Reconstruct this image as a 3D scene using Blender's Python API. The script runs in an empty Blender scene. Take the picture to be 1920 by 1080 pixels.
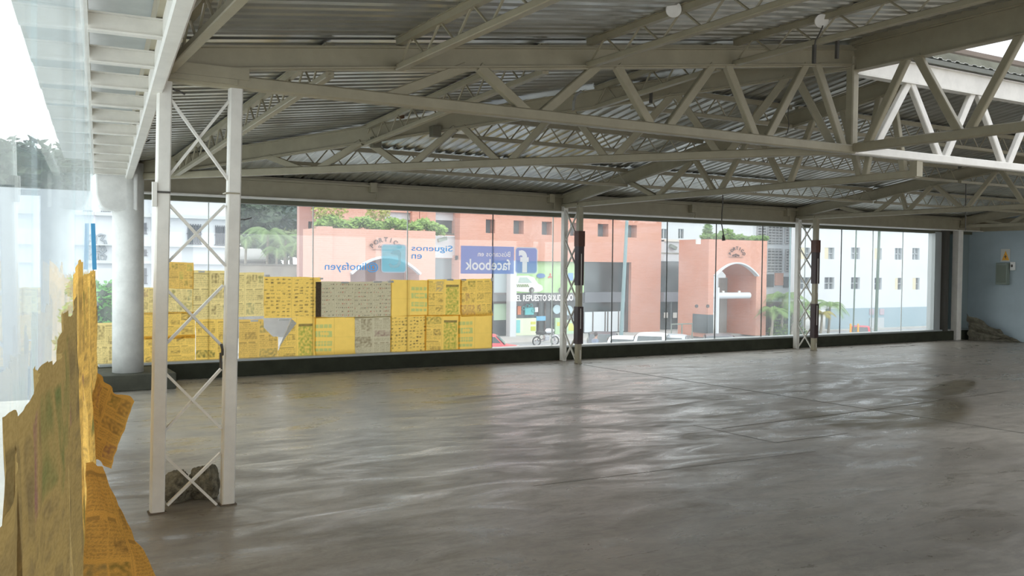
import bpy, bmesh, math, random
import numpy as np
from mathutils import Vector, Matrix
from mathutils import noise as mnoise

SC = bpy.context.scene
COL = SC.collection
R = random.Random(7)

# ------------------------------------------------------------------ camera, sky, exposure
FPX, YAW, PIT, ROL = 1706.0, .5285, -.0252, .0112
CP = Vector((0, 0, 1.6))
FW = Vector((math.sin(YAW)*math.cos(PIT), math.cos(YAW)*math.cos(PIT), math.sin(PIT)))
_R0 = Vector((math.cos(YAW), -math.sin(YAW), 0)); _U0 = _R0.cross(FW)
RT = _R0*math.cos(ROL) + _U0*math.sin(ROL)
UP = _U0*math.cos(ROL) - _R0*math.sin(ROL)
cam_d = bpy.data.cameras.new('camera'); cam = bpy.data.objects.new('camera', cam_d); COL.objects.link(cam)
m = Matrix((RT, UP, -FW)).transposed().to_4x4(); m.translation = CP
cam.matrix_world = m
cam_d.sensor_width = 36; cam_d.lens = FPX/1920*36; cam_d.clip_start = .02; cam_d.clip_end = 900
SC.camera = cam
SC.view_settings.view_transform = 'Standard'; SC.view_settings.look = 'None'
SC.view_settings.gamma = 1; SC.view_settings.use_curve_mapping = False
SC.view_settings.exposure = 0.62
W = bpy.data.worlds.new('overcast_sky'); SC.world = W; W.use_nodes = True
wn = W.node_tree; wn.nodes['Background'].inputs[0].default_value = (.98, .985, 1, 1)
wn.nodes['Background'].inputs[1].default_value = 1.7
try:
    SC.cycles.use_denoising = True
    SC.cycles.max_bounces = 10; SC.cycles.transparent_max_bounces = 24
    SC.cycles.diffuse_bounces = 5; SC.cycles.glossy_bounces = 4
    SC.cycles.caustics_reflective = False; SC.cycles.sample_clamp_indirect = 4
except Exception: pass

def ray(x, y): return FW + RT*((x-960)/FPX) - UP*((y-540)/FPX)
def atY(x, y, v): r = ray(x, y); return CP + r*((v-CP.y)/r.y)
def atX(x, y, v): r = ray(x, y); return CP + r*((v-CP.x)/r.x)
def atZ(x, y, v): r = ray(x, y); return CP + r*((v-CP.z)/r.z)
def atV(x, y, P, ang):
    n = Vector((math.cos(ang), -math.sin(ang), 0)); r = ray(x, y)
    return CP + r*((Vector(P)-CP).dot(n)/r.dot(n))

# ------------------------------------------------------------------ materials
MAT = {}
def nt(name):
    m = bpy.data.materials.new(name); m.use_nodes = True
    n = m.node_tree; n.nodes.clear(); MAT[name] = m
    o = n.nodes.new('ShaderNodeOutputMaterial'); return m, n, o
def mat(name, col, rough=.6, metal=0, noise=0, nscale=8, bump=0, bscale=30, spec=.5, col2=None, stretch=None):
    """plain paint-like surface, optionally mottled with noise"""
    if name in MAT: return MAT[name]
    m, n, o = nt(name)
    b = n.nodes.new('ShaderNodeBsdfPrincipled'); n.links.new(b.outputs[0], o.inputs[0])
    b.inputs['Roughness'].default_value = rough; b.inputs['Metallic'].default_value = metal
    b.inputs['Specular IOR Level'].default_value = spec
    b.inputs['Base Color'].default_value = (*col, 1)
    tc = n.nodes.new('ShaderNodeTexCoord'); src = tc.outputs['Object']
    if stretch:
        mp = n.nodes.new('ShaderNodeMapping'); mp.inputs['Scale'].default_value = stretch
        n.links.new(src, mp.inputs[0]); src = mp.outputs[0]
    if noise or col2:
        t = n.nodes.new('ShaderNodeTexNoise'); t.inputs['Scale'].default_value = nscale; t.inputs['Detail'].default_value = 6
        t.inputs['Roughness'].default_value = .65
        n.links.new(src, t.inputs['Vector'])
        rp = n.nodes.new('ShaderNodeValToRGB')
        rp.color_ramp.elements[0].position = .35; rp.color_ramp.elements[1].position = .65
        c2 = col2 or tuple(c*(1-noise) for c in col)
        rp.color_ramp.elements[0].color = (*c2, 1); rp.color_ramp.elements[1].color = (*col, 1)
        n.links.new(t.outputs[0], rp.inputs[0]); n.links.new(rp.outputs[0], b.inputs['Base Color'])
    if bump:
        t2 = n.nodes.new('ShaderNodeTexNoise'); t2.inputs['Scale'].default_value = bscale; t2.inputs['Detail'].default_value = 4
        n.links.new(src, t2.inputs['Vector'])
        bp = n.nodes.new('ShaderNodeBump'); bp.inputs['Strength'].default_value = bump; bp.inputs['Distance'].default_value = .02
        n.links.new(t2.outputs[0], bp.inputs['Height']); n.links.new(bp.outputs[0], b.inputs['Normal'])
    return m
def brickmat(name, c1, c2, mortar, sx=1.0, sz=1.0):
    m, n, o = nt(name)
    b = n.nodes.new('ShaderNodeBsdfPrincipled'); n.links.new(b.outputs[0], o.inputs[0]); b.inputs['Roughness'].default_value = .85
    tc = n.nodes.new('ShaderNodeTexCoord'); sp = n.nodes.new('ShaderNodeSeparateXYZ'); n.links.new(tc.outputs['Object'], sp.inputs[0])
    ad = n.nodes.new('ShaderNodeMath'); n.links.new(sp.outputs[0], ad.inputs[0]); n.links.new(sp.outputs[1], ad.inputs[1])
    cb = n.nodes.new('ShaderNodeCombineXYZ'); n.links.new(ad.outputs[0], cb.inputs[0]); n.links.new(sp.outputs[2], cb.inputs[1])
    br = n.nodes.new('ShaderNodeTexBrick'); n.links.new(cb.outputs[0], br.inputs['Vector'])
    br.inputs['Color1'].default_value = (*c1, 1); br.inputs['Color2'].default_value = (*c2, 1); br.inputs['Mortar'].default_value = (*mortar, 1)
    br.inputs['Scale'].default_value = 1; br.inputs['Brick Width'].default_value = .3*sx; br.inputs['Row Height'].default_value = .12*sz
    br.inputs['Mortar Size'].default_value = .012
    t = n.nodes.new('ShaderNodeTexNoise'); t.inputs['Scale'].default_value = .6; n.links.new(tc.outputs['Object'], t.inputs['Vector'])
    mx = n.nodes.new('ShaderNodeMix'); mx.data_type = 'RGBA'; mx.blend_type = 'MULTIPLY'; mx.inputs[0].default_value = .35
    n.links.new(br.outputs['Color'], mx.inputs[6]); n.links.new(t.outputs['Color'], mx.inputs[7])
    n.links.new(br.outputs['Color'], b.inputs['Base Color'])
    return m
def floormat():
    m, n, o = nt('polished_concrete')
    L = n.links.new
    b = n.nodes.new('ShaderNodeBsdfPrincipled'); L(b.outputs[0], o.inputs[0])
    tc = n.nodes.new('ShaderNodeTexCoord'); P = tc.outputs['Object']
    def noise(scale, detail=6, rough=.6, vec=P, dist=0):
        t = n.nodes.new('ShaderNodeTexNoise'); t.inputs['Scale'].default_value = scale; t.inputs['Detail'].default_value = detail
        t.inputs['Roughness'].default_value = rough; t.inputs['Distortion'].default_value = dist; L(vec, t.inputs['Vector']); return t.outputs[0]
    def ramp(src, p0, c0, p1, c1):
        r = n.nodes.new('ShaderNodeValToRGB'); e = r.color_ramp.elements
        e[0].position = p0; e[1].position = p1; e[0].color = (*c0, 1); e[1].color = (*c1, 1); L(src, r.inputs[0]); return r.outputs[0]
    def mul(a, c, f=1):
        x = n.nodes.new('ShaderNodeMix'); x.data_type = 'RGBA'; x.blend_type = 'MULTIPLY'; x.inputs[0].default_value = f
        L(a, x.inputs[6]); L(c, x.inputs[7]); return x.outputs[2]
    base = ramp(noise(.55, 8, .62, dist=.8), .36, (.290, .258, .215), .66, (.405, .365, .305))
    fine = ramp(noise(9, 8, .75, dist=2.2), .35, (.72, .72, .72), .68, (1, 1, 1))
    mp = n.nodes.new('ShaderNodeMapping'); mp.inputs['Scale'].default_value = (.8, 2.2, 1); mp.inputs['Rotation'].default_value = (0, 0, .45); L(P, mp.inputs[0])
    strk = ramp(noise(2.4, 9, .70, mp.outputs[0], 1.6), .34, (.62, .62, .60), .56, (1, 1, 1))
    c = mul(mul(base, fine, .8), strk, .75)
    # damp stains around two places on the slab
    def spot(cx, cy, sx, sy, rot=0.):
        q = n.nodes.new('ShaderNodeMapping'); q.vector_type = 'TEXTURE'
        q.inputs['Location'].default_value = (cx, cy, 0); q.inputs['Scale'].default_value = (sx, sy, 1); q.inputs['Rotation'].default_value = (0, 0, rot)
        L(P, q.inputs[0]); g = n.nodes.new('ShaderNodeTexGradient'); g.gradient_type = 'SPHERICAL'; L(q.outputs[0], g.inputs[0]); return g.outputs['Fac']
    st = None
    for a in ((6.6, 8.9, 1.5, .6, -.5), (7.3, 8.4, 1.1, .9), (6.2, 8.5, .8, .4, -.5), (7.2, 7.4, 1.2, .35, .5), (8.0, 6.5, .8, .9), (9.3, 6.6, 2.2, .7, .5), (11.3, 7.6, 1.8, .35, .4), (6.1, 7.2, .5, .35), (5.9, 6.5, .35, .25), (5.3, 9.6, 1.2, .25, .3)):
        s = spot(*a)
        if st is None: st = s
        else:
            mm = n.nodes.new('ShaderNodeMath'); mm.operation = 'MAXIMUM'; L(st, mm.inputs[0]); L(s, mm.inputs[1]); st = mm.outputs[0]
    nn = noise(2.4, 8, .7, mp.outputs[0], 1.5)
    am = n.nodes.new('ShaderNodeMath'); am.operation = 'MULTIPLY'; L(st, am.inputs[0]); L(nn, am.inputs[1])
    sm = ramp(am.outputs[0], .10, (1, 1, 1), .21, (.44, .40, .29))
    c = mul(c, sm, 1)
    L(c, b.inputs['Base Color'])
    rr = ramp(noise(1.3, 10, .68, mp.outputs[0], 1.0), .36, (.50, .50, .50), .66, (.20, .20, .20))
    L(rr, b.inputs['Roughness']); b.inputs['Specular IOR Level'].default_value = .62
    bp = n.nodes.new('ShaderNodeBump'); bp.inputs['Strength'].default_value = .09; bp.inputs['Distance'].default_value = .006
    L(noise(6.0, 6, .6, mp.outputs[0], .8), bp.inputs['Height']); L(bp.outputs[0], b.inputs['Normal'])
    return m
def glassmat(name, tint, veil, veil_col=(.9, .95, .97), refl=1.0, ior=1.5, fk=1.0):
    """thin pane: what passes through, what it mirrors, and a pale film for faint dust and bright haze"""
    m, n, o = nt(name); L = n.links.new
    tr = n.nodes.new('ShaderNodeBsdfTransparent'); tr.inputs[0].default_value = (*tint, 1)
    gl = n.nodes.new('ShaderNodeBsdfGlossy'); gl.inputs['Roughness'].default_value = .0; gl.inputs['Color'].default_value = (refl, refl, refl, 1)
    ge = n.nodes.new('ShaderNodeNewGeometry'); dt = n.nodes.new('ShaderNodeVectorMath'); dt.operation = 'DOT_PRODUCT'
    L(ge.outputs['Incoming'], dt.inputs[0]); L(ge.outputs['Normal'], dt.inputs[1])
    def mth(op, a, v=None):
        q = n.nodes.new('ShaderNodeMath'); q.operation = op; L(a, q.inputs[0])
        if v is not None: q.inputs[1].default_value = v
        return q.outputs[0]
    c5 = mth('ABSOLUTE', dt.outputs['Value']); q = n.nodes.new('ShaderNodeMath'); q.operation = 'SUBTRACT'; q.inputs[0].default_value = 1; L(c5, q.inputs[1])
    f0 = ((ior-1)/(ior+1))**2
    p5 = mth('POWER', q.outputs[0], 5); ms_ = n.nodes.new('ShaderNodeMath'); ms_.operation = 'MULTIPLY_ADD'; L(p5, ms_.inputs[0]); ms_.inputs[1].default_value = (1-f0)*fk; ms_.inputs[2].default_value = f0
    mx = n.nodes.new('ShaderNodeMixShader'); L(ms_.outputs[0], mx.inputs[0]); L(tr.outputs[0], mx.inputs[1]); L(gl.outputs[0], mx.inputs[2])
    tl = n.nodes.new('ShaderNodeBsdfTranslucent'); tl.inputs[0].default_value = (*veil_col, 1)  # pale scatter layer puts a washed-out haze over the faint dust
    m2 = n.nodes.new('ShaderNodeMixShader'); L(mx.outputs[0], m2.inputs[1]); L(tl.outputs[0], m2.inputs[2])
    t = n.nodes.new('ShaderNodeTexNoise'); t.inputs['Scale'].default_value = 1.3; t.inputs['Detail'].default_value = 5
    tc = n.nodes.new('ShaderNodeTexCoord'); L(tc.outputs['Object'], t.inputs['Vector'])
    mr = n.nodes.new('ShaderNodeMapRange'); mr.inputs[1].default_value = .3; mr.inputs[2].default_value = .75
    mr.inputs[3].default_value = veil*.5; mr.inputs[4].default_value = veil*1.5
    L(t.outputs[0], mr.inputs[0]); L(mr.outputs[0], m2.inputs[0]); L(m2.outputs[0], o.inputs[0])
    return m
def papermat(name, trans=.5):
    """newsprint: the print colours are stored on the sheet, light soaks through"""
    m, n, o = nt(name); L = n.links.new
    at = n.nodes.new('ShaderNodeAttribute'); at.attribute_name = 'print'
    tc = n.nodes.new('ShaderNodeTexCoord')
    t = n.nodes.new('ShaderNodeTexNoise'); t.inputs['Scale'].default_value = 60; t.inputs['Detail'].default_value = 3
    mp = n.nodes.new('ShaderNodeMapping'); mp.inputs['Scale'].default_value = (1, 2.2, 1); L(tc.outputs['UV'], mp.inputs[0]); L(mp.outputs[0], t.inputs['Vector'])
    rp = n.nodes.new('ShaderNodeValToRGB'); e = rp.color_ramp.elements; e[0].position = .35; e[1].position = .6
    e[0].color = (.72, .70, .66, 1); e[1].color = (1, 1, 1, 1); L(t.outputs[0], rp.inputs[0])
    mx = n.nodes.new('ShaderNodeMix'); mx.data_type = 'RGBA'; mx.blend_type = 'MULTIPLY'; mx.inputs[0].default_value = .6
    L(at.outputs['Color'], mx.inputs[6]); L(rp.outputs[0], mx.inputs[7])
    d = n.nodes.new('ShaderNodeBsdfDiffuse'); L(mx.outputs[2], d.inputs[0])
    tl = n.nodes.new('ShaderNodeBsdfTranslucent'); L(mx.outputs[2], tl.inputs[0])
    ms = n.nodes.new('ShaderNodeMixShader'); ms.inputs[0].default_value = trans; L(d.outputs[0], ms.inputs[1]); L(tl.outputs[0], ms.inputs[2])
    L(ms.outputs[0], o.inputs[0]); return m
def stickermat(name, col, alpha, trans=.6):
    m, n, o = nt(name); L = n.links.new
    d = n.nodes.new('ShaderNodeBsdfDiffuse'); d.inputs[0].default_value = (*col, 1)
    tl = n.nodes.new('ShaderNodeBsdfTranslucent'); tl.inputs[0].default_value = (*col, 1)
    ms = n.nodes.new('ShaderNodeMixShader'); ms.inputs[0].default_value = trans; L(d.outputs[0], ms.inputs[1]); L(tl.outputs[0], ms.inputs[2])
    tr = n.nodes.new('ShaderNodeBsdfTransparent'); m2 = n.nodes.new('ShaderNodeMixShader'); m2.inputs[0].default_value = alpha
    tr.inputs[0].default_value = (.75+col[0]*.25, .75+col[1]*.25, .75+col[2]*.25, 1)
    L(tr.outputs[0], m2.inputs[1]); L(ms.outputs[0], m2.inputs[2]); L(m2.outputs[0], o.inputs[0]); return m

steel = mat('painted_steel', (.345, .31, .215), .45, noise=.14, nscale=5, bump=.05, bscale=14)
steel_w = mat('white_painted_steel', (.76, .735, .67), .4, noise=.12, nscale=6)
steel_dark = mat('dark_steel', (.06, .055, .045), .6)
deckm = mat('galvanised_roof_sheet', (.54, .54, .49), .30, metal=.8, noise=.2, nscale=3, stretch=(1, 1, 1), bump=.12, bscale=5)
soffit = mat('soffit_sheet', (.52, .56, .55), .6, noise=.1)
concrete_w = mat('painted_concrete_column', (.78, .775, .74), .7, noise=.16, nscale=5, bump=.1, bscale=20)
kerbm = mat('dark_kerb_paint', (.045, .048, .032), .85, noise=.35, nscale=4, spec=.2)
plinthm = mat('grey_kerb_top', (.085, .085, .065), .85, noise=.25, spec=.2)
alum = mat('aluminium_channel', (.45, .48, .47), .4, metal=.3)
gasket = mat('black_gasket', (.03, .035, .03), .6)
clearj = mat('pale_silicone', (.7, .75, .72), .5)
maroon = mat('dark_maroon_paint', (.030, .008, .006), .5, noise=.3)
rustd = mat('dull_rusty_steel', (.17, .13, .09), .8, noise=.5, nscale=30)
brownlab = mat('brown_label', (.10, .035, .02), .6, noise=.3, nscale=30)
rust = mat('rust', (.22, .12, .06), .8, noise=.4, nscale=20)
bluewall = mat('blue_grey_wall_paint', (.44, .53, .57), .75, noise=.12, nscale=1.2, bump=.1, bscale=25)
yellowm = mat('yellow_sign', (.85, .42, .03), .5)
whitem = mat('white_plastic', (.75, .76, .72), .45)
greym = mat('grey_panel_metal', (.20, .24, .20), .5)
rockm = mat('concrete_rubble', (.27, .245, .18), .95, noise=.7, nscale=22, bump=1, bscale=30, spec=.1)
glass_b = glassmat('far_window_glass', (.95, .975, .97), .062)
glass_l = glassmat('side_window_glass', (.92, .965, .97), .06, (.85, .95, 1), 1.0, 1.52, .42)
paper_b = papermat('newsprint_backlit', .62)
paper_l = papermat('newsprint_near', .36)
tape = mat('white_tape', (.8, .8, .76), .6)
floor_m = floormat()

# ------------------------------------------------------------------ mesh helpers
class MB:
    def __init__(s): s.v = []; s.f = []
    def add(s, vs, fs):
        k = len(s.v); s.v += [tuple(v) for v in vs]; s.f += [tuple(i+k for i in f) for f in fs]; return s
    def box(s, x0, x1, y0, y1, z0, z1):
        return s.add([(x, y, z) for z in (z0, z1) for y in (y0, y1) for x in (x0, x1)],
                     [(0, 2, 3, 1), (4, 5, 7, 6), (0, 1, 5, 4), (2, 6, 7, 3), (0, 4, 6, 2), (1, 3, 7, 5)])
    def bar(s, a, b, w, h, side=(0, 0, 1), w2=None, h2=None):
        """straight member a->b; w measured across (perpendicular to side), h along side"""
        a = Vector(a); b = Vector(b); d = (b-a).normalized(); up = Vector(side); up = (up-d*up.dot(d))
        if up.length < 1e-4: up = Vector((1, 0, 0)); up = up-d*up.dot(d)
        up.normalize(); sd = d.cross(up)
        vs = []
        for P, ww, hh in ((a, w, h), (b, w2 or w, h2 or h)):
            for i, j in ((-1, -1), (1, -1), (1, 1), (-1, 1)): vs.append(P+sd*(i*ww/2)+up*(j*hh/2))
        return s.add(vs, [(3, 2, 1, 0), (4, 5, 6, 7), (0, 1, 5, 4), (1, 2, 6, 5), (2, 3, 7, 6), (3, 0, 4, 7)])
    def chan(s, a, b, w, h, t=.008, side=(0, 0, 1), lip=0):
        """boxed member built of two back-to-back channels: slightly rounded profile"""
        a = Vector(a); b = Vector(b); d = (b-a).normalized(); up = Vector(side); up = (up-d*up.dot(d)).normalized(); sd = d.cross(up)
        c = min(w, h)*.12; prof = [(-w/2+c, -h/2), (w/2-c, -h/2), (w/2, -h/2+c), (w/2, h/2-c), (w/2-c, h/2), (-w/2+c, h/2), (-w/2, h/2-c), (-w/2, -h/2+c)]
        vs = [P+sd*i+up*j for P in (a, b) for i, j in prof]
        n = 8; return s.add(vs, [tuple(range(n-1, -1, -1)), tuple(range(n, 2*n))]+[(i, (i+1) % n, n+(i+1) % n, n+i) for i in range(n)])
    def tube(s, pts, r, n=6):
        pts = [Vector(p) for p in pts]; rs = r if isinstance(r, (list, tuple)) else [r]*len(pts); k = len(s.v); ref = None
        for i, p in enumerate(pts):
            d = (pts[min(i+1, len(pts)-1)]-pts[max(i-1, 0)])
            d = d.normalized() if d.length > 1e-9 else Vector((0, 0, 1))
            if ref is None: ref = d.orthogonal().normalized()
            ref = (ref-d*ref.dot(d)); ref = ref.normalized() if ref.length > 1e-6 else d.orthogonal().normalized(); q = d.cross(ref)
            for j in range(n):
                a = 2*math.pi*j/n; s.v.append(tuple(p+(ref*math.cos(a)+q*math.sin(a))*rs[i]))
        for i in range(len(pts)-1):
            for j in range(n): s.f.append((k+i*n+j, k+i*n+(j+1) % n, k+(i+1)*n+(j+1) % n, k+(i+1)*n+j))
        s.f.append(tuple(k+j for j in range(n-1, -1, -1))); s.f.append(tuple(k+(len(pts)-1)*n+j for j in range(n))); return s
    def prism(s, poly, off):
        """planar polygon extruded by vector off"""
        n = len(poly); off = Vector(off); vs = [Vector(p) for p in poly]+[Vector(p)+off for p in poly]
        return s.add(vs, [tuple(range(n)), tuple(range(2*n-1, n-1, -1))]+[(i, i+n, (i+1) % n+n, (i+1) % n) for i in range(n)])
    def quad(s, a, b, c, d): return s.add([a, b, c, d], [(0, 1, 2, 3)])
    def disc(s, c, nrm, r, t, n=20):
        c = Vector(c); nrm = Vector(nrm).normalized(); return s.tube([c-nrm*t/2, c+nrm*t/2], r, n)
    def build(s, name, m, parent=None, smooth=False, bevel=0):
        me = bpy.data.meshes.new(name); me.from_pydata(s.v, [], s.f); me.update()
        bm = bmesh.new(); bm.from_mesh(me); bmesh.ops.recalc_face_normals(bm, faces=bm.faces); bm.to_mesh(me); bm.free()
        if smooth: me.polygons.foreach_set('use_smooth', [True]*len(me.polygons))
        o = bpy.data.objects.new(name, me); COL.objects.link(o)
        for x in (m if isinstance(m, (list, tuple)) else [m]): me.materials.append(x)
        if parent: o.parent = parent; o.matrix_parent_inverse = parent.matrix_basis.inverted()
        if bevel:
            b = o.modifiers.new('bevel', 'BEVEL'); b.width = bevel; b.segments = 2; b.limit_method = 'ANGLE'
        return o
def tag(o, label=None, cat=None, group=None, kind=None):
    if label: o['label'] = label
    if cat: o['category'] = cat
    if group: o['group'] = group
    if kind: o['kind'] = kind
    return o
def thing(name, label, cat, loc=(0, 0, 0), group=None):
    o = bpy.data.objects.new(name, None); COL.objects.link(o); o.location = loc; o.empty_display_size = .2
    return tag(o, label, cat, group)
def struct(o): o['kind'] = 'structure'; return o

# ------------------------------------------------------------------ the building's plan
WY = 13.10                                   # far glass plane
LA = .102                                    # the side window runs slightly askew
LU = Vector((math.sin(LA), math.cos(LA), 0)); LN = Vector((math.cos(LA), -math.sin(LA), 0)); LG = Vector((-.06, 0, 0))
TY = 6.10                                    # near truss plane
PX = 7.43                                    # corner of the roof lantern
def left_x(y): return LG.x + math.tan(LA)*y
def z_left(x, y): return 2.965+.1306*(x-1)-(.04*(y-TY) if y > TY else 0)
def z_back(y): return 2.80+.152*(12.75-y)

# floor
b = MB(); b.add([(left_x(-3), -3, 0), (22, -3, 0), (22, 13.4, 0), (left_x(13.4), 13.4, 0), (left_x(-3), -3, -.25), (22, -3, -.25), (22, 13.4, -.25), (left_x(13.4), 13.4, -.25)],
               [(0, 1, 2, 3), (7, 6, 5, 4), (0, 4, 5, 1), (1, 5, 6, 2), (2, 6, 7, 3), (3, 7, 4, 0)])
struct(b.build('floor', floor_m))
# saw cuts in the slab
jm = mat('floor_joint_filler', (.10, .09, .066), .7)
b = MB()
def cut(a, c, w): a = atZ(*a, .0015); c = atZ(*c, .0015); d = (c-a).normalized(); s_ = Vector((-d.y, d.x, 0))*w/2; b.quad(a-s_, c-s_, c+s_, a+s_)
cut((1094, 684), (1920, 812), .022); cut((1354, 803), (1637, 768), .014); cut((1637, 768), (1890, 733), .018)
cut((1000, 911), (1530, 846), .008); cut((1300, 797), (1455, 830), .01); cut((1455, 830), (1590, 812), .012)
struct(tag(b.build('trim_floor_joints', jm), 'dark straight joints cut in the concrete floor'))
# kerb below the far window
b = MB(); b.box(left_x(12.87)+.02, 20.2, 12.87, 13.34, 0, .205); struct(b.build('wall_back', kerbm, bevel=.008))
b = MB(); b.box(left_x(12)+.05, 2.12, 11.97, 12.868, 0, .2); struct(b.build('trim_column_plinth', plinthm, bevel=.012))
b = MB(); b.box(1.33, 20.2, 12.95, 13.2, .205, .235); struct(b.build('trim_window_channel', alum))
# head of the far window: deep beam and dark frame under it
b = MB(); b.box(1.5, 20.2, 12.8, 13.0, 2.51, 2.80)
hb = b.build('header_beam', steel); tag(hb, 'long painted steel header beam running above the far window', 'beam')
b = MB(); b.box(1.5, 20.2, 12.72, 13.02, 2.492, 2.51); b.build('flange', steel_w, hb)
b = MB(); b.box(1.45, 20.2, 12.74, 12.8, 2.735, 2.765); b.build('conduit', steel, hb)
b = MB(); b.box(1.3, 20.2, 13.03, 13.2, 2.43, 2.56); struct(b.build('trim_window_head', mat('window_head_frame', (.11, .11, .07), .6)))
# far window panes
edges = [1.30, 2.742, 4.238, 5.75, 7.273, 8.45, 9.715, 10.96, 12.168, 13.394, 14.6, 15.69, 16.69, 17.69, 18.72]
for i in range(len(edges)-1):
    b = MB(); b.box(edges[i]+.004, edges[i+1]-.004, WY, WY+.006, .235, 2.44)
    w = struct(b.build('window_%d' % (i+1), glass_b)); w['label'] = 'clear pane of the far window'
    if i:
        dark = i in (4, 6, 7, 8, 9, 11)
        b = MB(); b.box(edges[i]-.006, edges[i]+.006, WY-.006, WY+.012, .235, 2.44); b.build('joint', gasket if dark else clearj, w)
# end of the far window and the recess beside it
b = MB(); b.box(18.72, 18.95, 13.02, 13.2, .2, 2.46); struct(b.build('trim_window_jamb', alum))
b = MB(); b.box(18.95, 19.07, 12.9, 13.25, .2, 2.5); struct(b.build('trim_window_stile', steel_dark))
b = MB(); b.box(19.07, 20.25, 13.1, 13.3, 0, 2.9); struct(b.build('wall_far_corner', mat('grey_green_recess_paint', (.20, .25, .25), .7)))
# right-hand wall
b = MB(); b.box(20.1, 20.4, -3, 13.3, 0, 3.1); struct(b.build('wall_right', bluewall))
b = MB(); b.box(20.04, 20.1, -3, 13.1, 2.5, 2.78); b.build('wall_plate', steel, None); struct(bpy.data.objects['wall_plate']); bpy.data.objects['wall_plate'].name = 'trim_wall_plate'

# ------------------------------------------------------------------ roof sheets
def rib(y): # trapezoid profile
    p = (y % .15)/.15; h = .013
    return 0 if p < .30 else (h*(p-.30)/.10 if p < .40 else (h if p < .72 else (h*(1-(p-.72)/.10) if p < .82 else 0)))
def cross(a, c):
    r = []; k = math.floor(a/.15)-1
    while k*.15 < c:
        for q in (.30, .40, .72, .82):
            y = (k+q)*.15
            if a < y < c: r.append(y)
        k += 1
    return [a]+r+[c]
b = MB()
hipx = lambda y: 1.70+(12.62-y)*(PX-1.70)/(12.62-TY)
for a, c in zip(cross(-3, 12.62)[:-1], cross(-3, 12.62)[1:]):       # slope over the side window: ribs run down the slope
    vs = []
    for y in (a, c):
        x0 = left_x(y)+.36; x1 = PX if y <= TY else hipx(y)
        vs.append([(x0, y, z_left(x0, y)+.04+rib(y)), (x1, y, z_left(x1, y)+.04+rib(y))])
    b.add([vs[0][0], vs[0][1], vs[1][1], vs[1][0]], [(0, 1, 2, 3)])
yend = 13.35
for a, c in zip(cross(1.35, 20.4)[:-1], cross(1.35, 20.4)[1:]):     # slope over the far window
    vs = []
    for x in (a, c):
        y1 = TY if x >= PX else 12.62-(x-1.70)*(12.62-TY)/(PX-1.70); y1 = min(y1, 12.62)
        vs.append([(x, y1, z_back(y1)+.02+rib(x)), (x, yend, z_back(yend)+.02+rib(x))])
    b.add([vs[0][0], vs[1][0], vs[1][1], vs[0][1]], [(0, 1, 2, 3)])
roof = b.build('ceiling', deckm); struct(roof)
sm = roof.modifiers.new('thickness', 'SOLIDIFY'); sm.thickness = .004; sm.offset = 1
# soffit over the side window
b = MB()
for i in range(32):
    y0 = -3+i*.52; y1 = y0+.52
    if y1 > 13.2: y1 = 13.2
    z = 2.93+.012*(i % 2)
    b.add([(left_x(y0)-.35, y0, z), (left_x(y0)+.42, y0, z), (left_x(y1)+.42, y1, z-.012), (left_x(y1)-.35, y1, z-.012)], [(0, 1, 2, 3)])
so = b.build('trim_soffit', soffit); struct(so); sm = so.modifiers.new('t', 'SOLIDIFY'); sm.thickness = .004
# closing wall behind the camera's right shoulder is open air: the unseen near side is opened to let daylight in

# ------------------------------------------------------------------ side window: glass, head, box beam, brackets
for i in range(9):
    y0 = -2.4+i*1.75; y1 = min(y0+1.745, 13.08)
    a = LG+LU*(y0/math.cos(LA)); c = LG+LU*(y1/math.cos(LA))
    b = MB(); b.prism([(a.x, a.y, .05), (c.x, c.y, .05), (c.x, c.y, 2.72), (a.x, a.y, 2.72)], -LN*.006)
    w = struct(b.build('window_%d' % (20+i), glass_l)); w['label'] = 'pane of the long side window'
b = MB(); a = LG+LU*-2.5; c = LG+LU*13.1
b.bar(a+Vector((-.01, 0, 2.76)), c+Vector((-.01, 0, 2.74)), .05, .10); struct(b.build('trim_side_window_head', steel_w))
b = MB(); b.bar(a+Vector((-.03, 0, .03)), c+Vector((-.03, 0, .03)), .06, .06); struct(b.build('trim_side_window_channel', alum))
bx = thing('box_beam', 'long white steel box beam along the top of the side window', 'beam', (1.6, 12.3, 2.6))
# beam line measured from its soffit edges
BA = Vector((.745, 4.1, 0)); BB = Vector((1.63, 12.55, 0)); BD = (BB-BA).normalized()
B0 = BA-BD*7.2
b = MB(); b.chan(B0+Vector((0, 0, 2.775)), BB+Vector((0, 0, 2.68)), .088, .13); b.build('web', steel_w, bx)
b = MB(); b.bar(B0+Vector((-.055, 0, 2.90)), BB+Vector((-.055, 0, 2.79)), .035, .14); b.build('upper_flange', steel, bx)
def beam_at(t, z=0): p = B0.lerp(BB, t); return Vector((p.x, p.y, z))
ordn = ['first', 'second', 'third', 'fourth', 'fifth', 'sixth', 'seventh', 'eighth', 'ninth', 'tenth', 'eleventh', 'twelfth', 'thirteenth', 'fourteenth', 'fifteenth', 'sixteenth', 'seventeenth', 'eighteenth', 'nineteenth', 'twentieth']
ys = [11.9-i*.72 for i in range(13)]
for i, y in enumerate(ys):
    t = (y-B0.y)/(BB.y-B0.y); p = beam_at(t); z = 2.775-.095*t-.005
    q = Vector((left_x(y)+.015, y+.02, z))
    br = thing('eave_bracket', 'short white bracket between side window head and box beam, %s from the concrete column' % ordn[i], 'bracket', (q.x, q.y, z), 'eave brackets above the side window')
    b = MB(); b.bar(q, (p.x-.04, y, z), .012, .085); b.add([], []); b.build('web', steel_w, br)
    b = MB(); b.bar(q-Vector((0, 0, .042)), (p.x-.04, y, z-.042), .055, .008); b.bar(q+Vector((0, 0, .042)), (p.x-.04, y, z+.042), .055, .008); b.build('flange', steel_w, br)

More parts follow.
